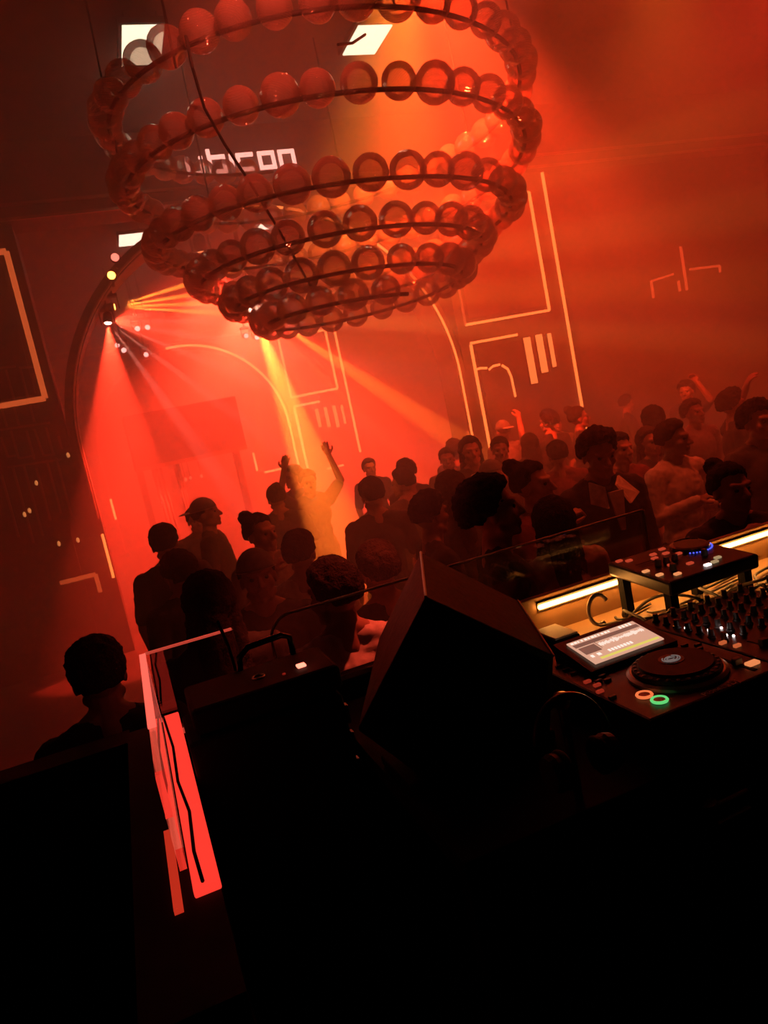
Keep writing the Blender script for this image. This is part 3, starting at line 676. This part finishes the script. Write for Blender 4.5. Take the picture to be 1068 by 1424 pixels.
for (x, y) in [(-.08, .0), (-.05, -.0), (-.02, .0), (-.08, -.06), (.06, -.03)]:
    lt(MB().lathe([(0, 0), (.010, 0), (.008, .018), (0, .018)], (x, y, 0), 14)).build('knob', BTN, t)
for i in range(3): lt(MB().box(-.12, -.045, .02+.014*i, .023+.014*i, 0, .001)).build('fader_slot', GREY, t)
for (x, y) in ((-.13, -.10), (.13, -.10), (-.13, .10), (.13, .10)):
    p = Rm @ Vector((x, y, -.04))+off; MB().box(p.x-.013, p.x+.013, p.y-.013, p.y+.013, 0, p.z).build('stand_leg', BLACK, t)

# small things on the table ------------------------------------------------
t = thing('power_box', 'small black box with a pale top beside the media player', 'box', (1.02, 1.75, ZT))
MB().box(-.04, .04, -.06, .06, 0, .05).build('body', BLACK, t, bevel=.004); MB().box(-.036, .036, -.055, .055, .05, .056).build('pale_lid', mat('pale_plastic', (.8, .68, .55), .5), t, bevel=.002)
c = MB().ell((.985, 1.565, ZT+.02), (.02, .012, .02), nu=14, nv=8).build('clip_light', emit('pale_light', (1, .8, .6), 1.2), smooth=True); tag(c, 'tiny pale lit clip behind the media player screen', 'lamp')
r4 = random.Random(5)
cm = [mat('cable_black', (.02, .018, .018), .4), mat('cable_grey', (.3, .25, .22), .45), mat('cable_white', (.75, .65, .55), .45)]
for i in range(18):
    x = 1.16+.05*i*.6+r4.uniform(-.03, .03); kx = r4.uniform(-.1, .16); hz_ = r4.uniform(.02, .09); y1 = r4.uniform(1.58, 1.72)
    pts = [Vector((x, 1.522, ZT+.04)), Vector((x+.005, 1.55, ZT+.05+hz_*.4)), Vector((x+kx*.35, y1-.05, ZT+hz_)), Vector((x+kx*.8, y1+.02, ZT+hz_*.7)), Vector((x+kx*1.3, y1+.08, ZT+.012)), Vector((x+kx*2+.06, y1+.12, ZT+.007))]
    sm = []
    for a in range(len(pts)-1):
        p0 = pts[max(a-1, 0)]; p1 = pts[a]; p2 = pts[a+1]; p3 = pts[min(a+2, len(pts)-1)]
        for k_ in range(5):
            u = k_/5; sm.append(.5*((2*p1)+(-p0+p2)*u+(2*p0-5*p1+4*p2-p3)*u*u+(-p0+3*p1-3*p2+p3)*u**3))
    sm.append(pts[-1])
    c = thing('patch_cable', ('black', 'grey', 'white')[i % 3]+' patch cable in the tangle behind the mixer', 'cable', (0, 0, 0), 0, ('black', 'grey', 'white')[i % 3]+' patch cables behind the mixer')
    MB().tube(sm, .0045, 7).build('wire', cm[i % 3], c, smooth=True); MB().tube([pts[0]-Vector((0, .0, 0)), pts[1]], .008, 8).build('plug', CHROME if i % 2 else BLACK, c)
c = MB().tube([Vector((1.205, 1.80, ZT+.055))+Vector((.035*cos(a), 0, .045*sin(a))) for a in [.5+4.6*i/20 for i in range(21)]], .006, 8).build('cable_loop', cm[2], smooth=True); tag(c, 'pale cable loop standing against the wooden ledge', 'cable')
# headphones on a post
t = thing('headphone_post', 'short black post with a round knob at the corner of the table', 'stand', (.622, 1.09, ZT))
MB().tube([(0, 0, 0), (0, 0, .18)], .008, 10).build('post', CHROME, t); MB().lathe([(0, .175), (.012, .178), (.016, .19), (.012, .203), (0, .206)], n=16).build('knob', mat('dark_chrome', (.3, .2, .18), .3, .8), t, smooth=True)
t = thing('headphones', 'black padded headphones hanging at the corner of the table', 'headphones', (.622, 1.06, 1.45))
HB = mat('headphone_plastic', (.09, .06, .055), .35)
MB().tube([(.062*cos(a), .03*sin(a*.5), .03+.075*sin(a)) for a in [pi*i/20 for i in range(21)]], .008, 8).build('headband', HB, t, smooth=True)
for s_ in (-1, 1):
    c = MB().lathe([(0, -.012), (.03, -.012), (.034, 0), (.03, .014), (0, .016)], (s_*.055, 0, -.01), 20, axis='x').build('ear_cup', HB, t, smooth=False)
    MB().tube([(s_*.038, .026*cos(a), -.01+.026*sin(a)) for a in [2*pi*i/20 for i in range(21)]], .009, 8).build('ear_pad', mat('ear_pad', (.03, .025, .025), .6), c, smooth=True)
t = thing('table_handle', 'small chrome handle with two bars on the dark front of the table', 'handle', (0, 0, 0))
q = aty(1010, 1112, 1.045)
for dz in (0, -.035): MB().tube([q+Vector((-.03, 0, dz)), q+Vector((.05, 0, dz))], .005, 8).build('bar', CHROME, t)
MB().ell(q+Vector((-.045, -.005, .012)), (.02, .014, .014), nu=14, nv=8).build('knob', CHROME, t, smooth=True)
for dx in (-.02, .04): MB().tube([q+Vector((dx, 0, 0)), q+Vector((dx, .018, 0))], .004, 6).build('mount', CHROME, t); MB().tube([q+Vector((dx, 0, -.035)), q+Vector((dx, .018, -.035))], .004, 6).build('mount', CHROME, t)

# ------------------------------------------------------------------ people
SKIN = mat('skin', (.42, .24, .17), .55, var=.12, scale=20); SKIN2 = mat('tan_skin', (.28, .15, .10), .55, var=.12, scale=20)
HAIRD = mat('dark_hair', (.02, .013, .01), .85, bump=.9, scale=120, spec=.2); HAIRB = mat('brown_hair', (.05, .028, .016), .85, bump=.9, scale=120, spec=.2)
CLOTH = {k_: mat(k_+'_cloth', c_, .85, bump=.2, scale=25) for k_, c_ in dict(black=(.025, .022, .022), charcoal=(.06, .055, .055), navy=(.03, .03, .05), grey=(.2, .18, .17), pale=(.62, .55, .5), white=(.75, .7, .66), wine=(.16, .04, .04), olive=(.09, .08, .05)).items()}
DENIM = mat('denim', (.05, .05, .07), .9); SHOE = mat('shoe_leather', (.02, .02, .02), .5); EYE = mat('eye_dark', (.03, .02, .02), .15)
def remesh(mb, vox, smooth=2, disp=0):
    me = mb.mesh('tmp'); o = bpy.data.objects.new('tmp', me); COL.objects.link(o)
    r_ = o.modifiers.new('r', 'REMESH'); r_.mode = 'VOXEL'; r_.voxel_size = vox; r_.use_smooth_shade = True
    if smooth: s_ = o.modifiers.new('s', 'SMOOTH'); s_.iterations = smooth; s_.factor = .5
    bpy.context.view_layer.update()
    out = bpy.data.meshes.new_from_object(o.evaluated_get(bpy.context.evaluated_depsgraph_get()))
    bpy.data.objects.remove(o); bpy.data.meshes.remove(me)
    if disp:
        N_ = [v.normal.copy() for v in out.vertices]
        for v, nn in zip(out.vertices, N_):
            v.co += nn*(noise.noise(v.co*38)*disp+noise.noise(v.co*90)*disp*.5)
    return out
NECK = Vector((0, .012, 1.50))
def head_rot(yaw, pitch, roll=0):
    Rh = Matrix.Rotation(yaw, 4, 'Z') @ Matrix.Rotation(pitch, 4, 'X') @ Matrix.Rotation(roll, 4, 'Y')
    return Matrix.Translation(NECK) @ Rh @ Matrix.Translation(-NECK)
def xf(mb, Mx): mb.v = [tuple(Mx @ Vector(p)) for p in mb.v]; return mb
def join(a, b): a.add(b.v, b.f); return a
def torso(g=0.0):
    mb = MB()
    mb.ell((0, 0, .955), (.165+g, .118+g, .13+g)); mb.ell((0, 0, 1.10), (.145+g, .102+g, .16+g)); mb.ell((0, -.003, 1.28), (.17+g, .115+g, .17+g))
    mb.cap((-.155, .008, 1.405), .06+g, (.155, .008, 1.405), .06+g)
    mb.cap((-.08, .012, 1.43), .045+g*.7, (.08, .012, 1.43), .045+g*.7)
    if g: mb.cap((-.055, .02, 1.47), .044+g*.5, (-.14, .014, 1.432), .046+g*.6); mb.cap((.055, .02, 1.47), .044+g*.5, (.14, .014, 1.432), .046+g*.6)
    return mb
def arm(side, el, wr, g=0.0, upto=1.0):
    sh = Vector((.185*side, .008, 1.405)); el = Vector(el); wr = Vector(wr); mb = MB()
    mb.cap(sh, .057+g, el, .043+g)
    if upto >= 1: mb.cap(el, .042+g, wr, .029+g*.8)
    elif upto > 0: mb.cap(el, .042+g, el.lerp(wr, upto), .038+g)
    return mb
def hand(wr, el, side, n, curl):
    wr = Vector(wr); d = (wr-Vector(el)).normalized(); n = Vector(n); n = (n-d*n.dot(d)).normalized(); s_ = d.cross(n)*side
    Rm_ = Matrix((s_, n, d)).transposed(); mb = MB()
    mb.ell(wr+d*.05, (.04, .016, .05), Rm_, 14, 10); mb.cap(wr, .027, wr+d*.03, .024)
    for k_, ln in enumerate((.068, .078, .074, .058)):
        b = wr+d*(.085-(.006 if k_ in (0, 3) else 0))+s_*(.036-.024*k_); a1 = curl; a2 = curl*2.1
        m_ = b+(d*cos(a1)+n*sin(a1))*ln*.55; e = m_+(d*cos(a2)+n*sin(a2))*ln*.5
        mb.cap(b, .0098, m_, .0092, 8); mb.cap(m_, .0092, e, .008, 8)
    b = wr+d*.025+s_*.03; m_ = b+(s_*.75+d*.6+n*.25).normalized()*.045; e = m_+(d*.85+n*.45+s_*.1).normalized()*.032
    mb.cap(b, .014, m_, .0115, 8); mb.cap(m_, .0115, e, .009, 8)
    return mb
def legs(g=0.0, st=.10):
    mb = MB()
    for s_ in (-1, 1):
        mb.cap((.088*s_, 0, .90), .088+g, (st*s_, -.012, .50), .058+g); mb.cap((st*s_, -.012, .50), .056+g, (st*s_, .02, .10), .038+g)
    return mb
def feet(g=0.0, st=.10, sides=(-1, 1)):
    mb = MB()
    for s_ in sides:
        mb.cap((st*s_, .035, .044), .036+g, (st*s_+.015*s_, -.14, .036), .030+g); mb.cap((st*s_, .02, .10), .036+g, (st*s_, .03, .05), .037+g)
    return mb
def headmesh():
    mb = MB()
    mb.ell((0, .012, 1.655), (.076, .096, .093)); mb.ell((0, -.03, 1.605), (.063, .068, .085)); mb.ell((0, -.04, 1.563), (.05, .052, .042))
    mb.ell((0, -.082, 1.534), (.021, .018, .018), nu=10, nv=8)
    mb.cap((0, -.092, 1.642), .010, (0, -.118, 1.602), .014); mb.cap((-.012, -.105, 1.598), .009, (.012, -.105, 1.598), .009)
    mb.cap((-.045, -.072, 1.658), .014, (-.012, -.088, 1.655), .013); mb.cap((.045, -.072, 1.658), .014, (.012, -.088, 1.655), .013)
    mb.cap((-.02, -.094, 1.572), .008, (.02, -.094, 1.572), .008); mb.cap((-.016, -.094, 1.560), .0085, (.016, -.094, 1.560), .0085)
    for s_ in (-1, 1):
        mb.ell((.042*s_, -.058, 1.605), (.026, .026, .028), nu=10, nv=8); mb.ell((.078*s_, .012, 1.62), (.010, .022, .032), nu=10, nv=8)
        mb.cap((.05*s_, -.01, 1.56), .022, (.025*s_, -.065, 1.54), .018)
    return mb
def hair(style):
    mb = MB(); bm = bmesh.new(); bmesh.ops.create_icosphere(bm, subdivisions=4, radius=1.0); vs = []
    for v in bm.verts:
        d = v.co.normalized()
        front = max(0, min(1, (-d.y-.05)/.5)); lowlim = -.62+front*1.12+(.25 if abs(d.x) > .8 else 0)*(1-front)
        k_ = max(0, min(1, (d.z-lowlim)/.16)); k_ = k_*k_*(3-2*k_)
        th = {'short': .016, 'curly': .032, 'long': .024, 'bun': .015, 'crop': .010, 'wavy': .030}[style]
        th += {'curly': .010, 'wavy': .010}.get(style, .005)*noise.noise(d*5.0+Vector((3, 1, 2)))
        if style in ('short', 'wavy') and d.z > .3 and d.y < .1: th += .010
        s_ = .86+.14*k_
        vs.append(Vector((d.x*(.078*s_+th*k_), .012+d.y*(.098*s_+th*k_), 1.657+d.z*(.095*s_+th*k_))))
    bm.verts.ensure_lookup_table(); mb.add(vs, [tuple(v.index for v in f.verts) for f in bm.faces]); bm.free()
    if style == 'long':
        mb.cap((0, .07, 1.66), .062, (0, .10, 1.50), .066); mb.cap((0, .10, 1.50), .07, (0, .115, 1.28), .05)
        for s_ in (-1, 1): mb.cap((.066*s_, .02, 1.66), .03, (.082*s_, .03, 1.48), .034); mb.cap((.082*s_, .03, 1.48), .034, (.085*s_, .05, 1.33), .026)
    if style == 'bun': mb.ell((0, .10, 1.74), (.05, .05, .048))
    return mb
def capmesh(back=True):
    mb = MB(); vs = []; bm = bmesh.new(); bmesh.ops.create_icosphere(bm, subdivisions=3, radius=1.0)
    for v in bm.verts:
        d = v.co.normalized(); z = max(d.z, .1); vs.append((d.x*.093, .012+d.y*.113, 1.66+z*.112))
    mb.add(vs, [tuple(v.index for v in f.verts) for f in bm.faces]); bm.free(); s_ = 1 if back else -1
    br = MB(); br.ell((0, .012+s_*.135, 1.675), (.075, .062, .008), nu=20, nv=8); br.ell((0, .012, 1.672), (.096, .116, .009), nu=24, nv=6)
    return mb, br
POSES = {   # elbow, wrist, palm normal, curl for each side (-1, +1)
    'down': [((-.25, .03, 1.12), (-.24, -.06, .88), (1, 0, 0), .35), ((.25, .03, 1.12), (.24, -.06, .88), (-1, 0, 0), .35)],
    'chest': [((-.26, -.02, 1.14), (-.10, -.24, 1.24), (.3, 0, -1), .7), ((.25, .02, 1.13), (.15, -.22, 1.16), (-.3, 0, 1), .6)],
    'oneup': [((-.25, .03, 1.12), (-.22, -.10, .90), (1, 0, 0), .35), ((.34, -.10, 1.50), (.26, -.20, 1.74), (0, -1, 0), .5)],
    'bothup': [((-.33, -.05, 1.55), (-.24, -.10, 1.82), (0, -1, 0), .3), ((.34, -.05, 1.58), (.27, -.06, 1.86), (0, -1, 0), .3)],
    'face': [((-.27, -.08, 1.20), (-.10, -.19, 1.42), (.4, 0, -1), .8), ((.25, .03, 1.12), (.22, -.10, .90), (-1, 0, 0), .35)],
}
def prototype(style, pose, hy=0, hp=0, sleeves='short', extra=None):
    A2 = POSES[pose]; HM = head_rot(hy, hp)
    b = torso(); b.cap((0, .02, 1.43), .060, (0, .0, 1.55), .057); b.cap((-.03, .02, 1.50), .042, (-.13, .014, 1.432), .045); b.cap((.03, .02, 1.50), .042, (.13, .014, 1.432), .045); join(b, xf(headmesh(), HM)); join(b, legs()); join(b, feet())
    for sd, (el, wr, n, cu) in zip((-1, 1), A2): join(b, arm(sd, el, wr)); join(b, hand(wr, el, sd, n, cu))
    D_ = {'body': remesh(b, .0062, 2)}
    up = {'short': .25, 'long': 1.0, 'none': 0}[sleeves]
    s_ = torso(.014)
    for sd, (el, wr, n, cu) in zip((-1, 1), A2):
        if up > 0:
            e2 = Vector(el) if up >= .99 else Vector((.185*sd, .008, 1.405)).lerp(Vector(el), .78)
            s_.cap((.185*sd, .008, 1.405), .074, e2, .062 if up < .99 else .058)
            if up >= .99: s_.cap(el, .057, Vector(el).lerp(Vector(wr), .97), .042)
    D_['shirt'] = remesh(s_, .010, 3, .004)
    t_ = legs(.018); t_.ell((0, 0, .95), (.178, .130, .115)); D_['trousers'] = remesh(t_, .013, 3, .004)
    D_['shoe'] = [remesh(feet(.010, sides=(sd,)), .010, 2) for sd in (-1, 1)]
    hm = xf(hair(style), HM); D_['hair'] = remesh(hm, .0085, 1, .012 if style in ('curly', 'wavy') else .008)
    e = [xf(MB().ell((.031*sd, -.079, 1.634), (.013, .010, .010), nu=10, nv=8), HM).mesh('eye', True) for sd in (-1, 1)]
    D_['eye'] = e
    if extra in ('cap', 'capfront'):
        c_, br = capmesh(extra == 'cap'); D_['cap'] = xf(c_, HM).mesh('cap', True); D_['brim'] = xf(br, HM).mesh('brim', True)
    if extra == 'collar':
        fl = []
        for sd in (-1, 1):
            mb = MB(); q = [Vector((.03*sd, -.085, 1.455)), Vector((.082*sd, -.03, 1.49)), Vector((.135*sd, -.115, 1.39)), Vector((.06*sd, -.145, 1.35))]
            nn = Vector((.1*sd, -.014, .008)); mb.add(q+[p+nn*.12 for p in q], [(0, 1, 2, 3), (7, 6, 5, 4), (0, 4, 5, 1), (1, 5, 6, 2), (2, 6, 7, 3), (3, 7, 4, 0)]); fl.append(mb.mesh('collar'))
        D_['collar'] = fl
        mb = MB(); q = [Vector((-.045, -.122, 1.43)), Vector((.045, -.122, 1.43)), Vector((.012, -.138, 1.22)), Vector((-.012, -.138, 1.22))]
        mb.add(q+[p+Vector((0, -.012, 0)) for p in q], [(0, 1, 2, 3), (7, 6, 5, 4), (0, 4, 5, 1), (1, 5, 6, 2), (2, 6, 7, 3), (3, 7, 4, 0)]); D_['shirt_front'] = mb.mesh('shirt_front')
    return D_
PROT = {
    'short_down': prototype('short', 'down'),
    'short_turn': prototype('short', 'chest', hy=.5, hp=.05, sleeves='long'),
    'curly': prototype('curly', 'down', hy=.1, hp=-.05, sleeves='long'),
    'collar': prototype('wavy', 'down', hy=-.1, hp=.22, sleeves='long', extra='collar'),
    'cap': prototype('crop', 'down', hp=-.08, extra='cap'),
    'long': prototype('long', 'chest', hy=-.25),
    'armsup': prototype('short', 'bothup', hp=.1),
    'oneup': prototype('wavy', 'oneup', hy=.2),
    'face': prototype('bun', 'face', hy=.15, sleeves='long'),
}
def inst(name, me, m, parent, smooth=True):
    if not me.materials: me.materials.append(m)
    o = bpy.data.objects.new(name, me); COL.objects.link(o); o.parent = parent
    o.material_slots[0].link = 'OBJECT'; o.material_slots[0].material = m
    return o
def person(x, y, H, yaw, kind, label, shirt='black', hairm=HAIRD, skin=SKIN, trous=DENIM, group=None):
    D_ = PROT[kind]; s_ = H/1.775
    o = thing('person', label, 'person', (x, y, 0), radians(yaw), group); o.scale = (s_, s_, s_)
    b = inst('body', D_['body'], skin, o)
    inst('shirt', D_['shirt'], CLOTH[shirt], o); inst('trousers', D_['trousers'], trous, o); inst('hair', D_['hair'], hairm, o)
    for q in D_['shoe']: inst('shoe', q, SHOE, o)
    for q in D_['eye']: inst('eye', q, EYE, o)
    if 'cap' in D_:
        c_ = inst('cap', D_['cap'], CLOTH['grey'], o); inst('brim', D_['brim'], CLOTH['pale'], c_)
    if 'collar' in D_:
        for q in D_['collar']: inst('collar', q, CLOTH['white'], o)
        inst('shirt_front', D_['shirt_front'], CLOTH['white'], o)
    return o
PEOPLE = [
    (665, 657, 1.80, 70, 'curly', 'person with bushy curly hair in profile behind the monitor speaker', 'charcoal'),
    (590, 680, 1.69, 80, 'short_turn', 'person with short dark hair in profile beside the curly-haired person', 'black'),
    (822, 594, 1.80, -6, 'collar', 'person in dark jacket with a wide white open collar', 'black'),
    (735, 637, 1.73, 30, 'face', 'person with hand raised to the chin between the curly hair and the white collar', 'wine'),
    (738, 698, 1.61, 178, 'long', 'person with long dark hair and pale top standing at the glass by the LED strip', 'pale'),
    (545, 750, 1.62, 185, 'short_down', 'person with dark hair seen from behind above the tip of the monitor speaker', 'black'),
    (512, 662, 1.70, 175, 'short_down', 'person seen from behind in navy where the main beam falls', 'navy'),
    (557, 649, 1.66, 190, 'short_turn', 'person in olive seen from behind, past the one where the main beam falls', 'olive'),
    (620, 653, 1.70, 200, 'long', 'person with long hair turned away behind the two in profile', 'charcoal'),
    (345, 765, 1.66, -5, 'cap', 'person wearing a pale-rimmed cap and facing the booth', 'black'),
    (285, 797, 1.69, 180, 'long', 'person with long black hair seen from behind next to the cap wearer', 'black'),
    (282, 690, 1.76, 75, 'cap', 'person in a cap in profile deeper in the crowd under the pink beams', 'charcoal'),
    (355, 711, 1.70, 25, 'face', 'person with pinned up hair and one hand at the chin in a grey top', 'grey'),
    (222, 727, 1.72, 170, 'short_down', 'person in black seen from behind below the wide red beam', 'black'),
    (170, 866, 1.63, 182, 'short_down', 'person with wet-looking hair seen from behind at the corner of the glass screen', 'black'),
    (452, 775, 1.675, 178, 'short_turn', 'person in a pale shirt standing at the glass between case and speaker', 'white'),
    (424, 652, 1.72, 0, 'armsup', 'person with both arms raised beside the orange beam', 'charcoal'),
    (940, 580, 1.70, 5, 'short_turn', 'person in a pale shirt with hands at the chest beyond the small controller', 'pale'),
    (1037, 558, 1.72, -10, 'oneup', 'person raising one hand beside the plaster wall side of the floor', 'charcoal'),
    (858, 600, 1.64, 5, 'short_down', 'person looking at the booth just past the white collar', 'wine'),
    (900, 592, 1.60, 12, 'long', 'person with long hair between the white collar and the pale shirt', 'navy'),
    (962, 554, 1.66, 0, 'curly', 'person with curly hair far back under the T bracket light', 'grey'),
    (760, 570, 1.76, 190, 'oneup', 'person raising one hand under the three glowing slots', 'black'),
    (380, 672, 1.70, 170, 'face', 'person with pinned up hair seen from behind beyond the arms-up dancer', 'navy'),
    (1010, 640, 1.60, -15, 'face', 'person with one hand at the mouth close to the small controller', 'black'),
    (410, 735, 1.63, 150, 'short_down', 'person in a pale top half turned away beside the cap wearer', 'pale'),
    (240, 765, 1.62, 200, 'curly', 'person with curly hair seen from behind near the booth corner', 'black'),
]
spots = []
for i, (px_, py_, H, yaw, kd, lab, sh) in enumerate(PEOPLE):
    q = atz(px_, py_, H); spots.append([q.x, q.y])
fixed = len(spots)
r5 = random.Random(21); tries = 0
while len(spots) < fixed+18 and tries < 4000:
    tries += 1; y = r5.uniform(4.2, 8.6); x = r5.uniform(y*.0+.1, y*.62+2.2)
    if all((x-a)**2+(y-b)**2 > .62**2 for a, b in spots): spots.append([x, y])
for it in range(60):      # keep shoulders clear of each other and of the booth front
    for i in range(len(spots)):
        for j in range(i):
            dx = spots[i][0]-spots[j][0]; dy = spots[i][1]-spots[j][1]; d = sqrt(dx*dx+dy*dy)+1e-6
            if d < .50:
                k_ = (.50-d)*.5/d; spots[i][0] += dx*k_; spots[i][1] += dy*k_; spots[j][0] -= dx*k_; spots[j][1] -= dy*k_
    for s_ in spots: s_[1] = max(s_[1], 2.38)
for i, (px_, py_, H, yaw, kd, lab, sh) in enumerate(PEOPLE):
    person(spots[i][0], spots[i][1], H, yaw, kd, lab, sh, HAIRB if i % 3 == 2 else HAIRD, SKIN2 if i % 4 == 1 else SKIN)
used = {}
kinds = ['short_down', 'long', 'curly', 'short_turn', 'face', 'cap', 'short_down', 'oneup']
desc = {'cap': 'dancer in a cap', 'short_down': 'short haired dancer with arms down', 'long': 'long haired dancer with folded arms', 'curly': 'curly haired dancer', 'short_turn': 'short haired dancer with hands at the chest', 'face': 'dancer with pinned up hair', 'oneup': 'wavy haired dancer with one hand raised', 'armsup': 'dancer with both arms raised'}
for n_, (x, y) in enumerate(spots[fixed:]):
    kd = kinds[n_ % 8]; used[kd] = used.get(kd, 0)+1; sh = ['black', 'charcoal', 'navy', 'wine', 'grey', 'olive'][(used[kd]+len(kd)) % 6]
    person(x, y, r5.uniform(1.60, 1.78), r5.choice([0, 20, -25, 60, 160, 180, 200, -70]), kd, '%s in %s at the rear of the crowd' % (desc[kd], sh), sh, HAIRD, SKIN if n_ % 2 else SKIN2, DENIM, 'dancers in the rear of the crowd')

# ------------------------------------------------------------------ put each root at its thing's base
bpy.context.view_layer.update()
for o in list(S.objects):
    if o.type == 'EMPTY' and o.parent is None and o.location.length < 1e-6 and o.children:
        cs = [c for c in o.children if c.type == 'MESH']
        if not cs: continue
        P = [c.matrix_world @ Vector(b) for c in cs for b in c.bound_box]
        base = Vector((sum(p.x for p in P)/len(P), sum(p.y for p in P)/len(P), min(p.z for p in P)))
        o.location = base
        for c in o.children: c.location = c.location-base
bpy.context.view_layer.update()
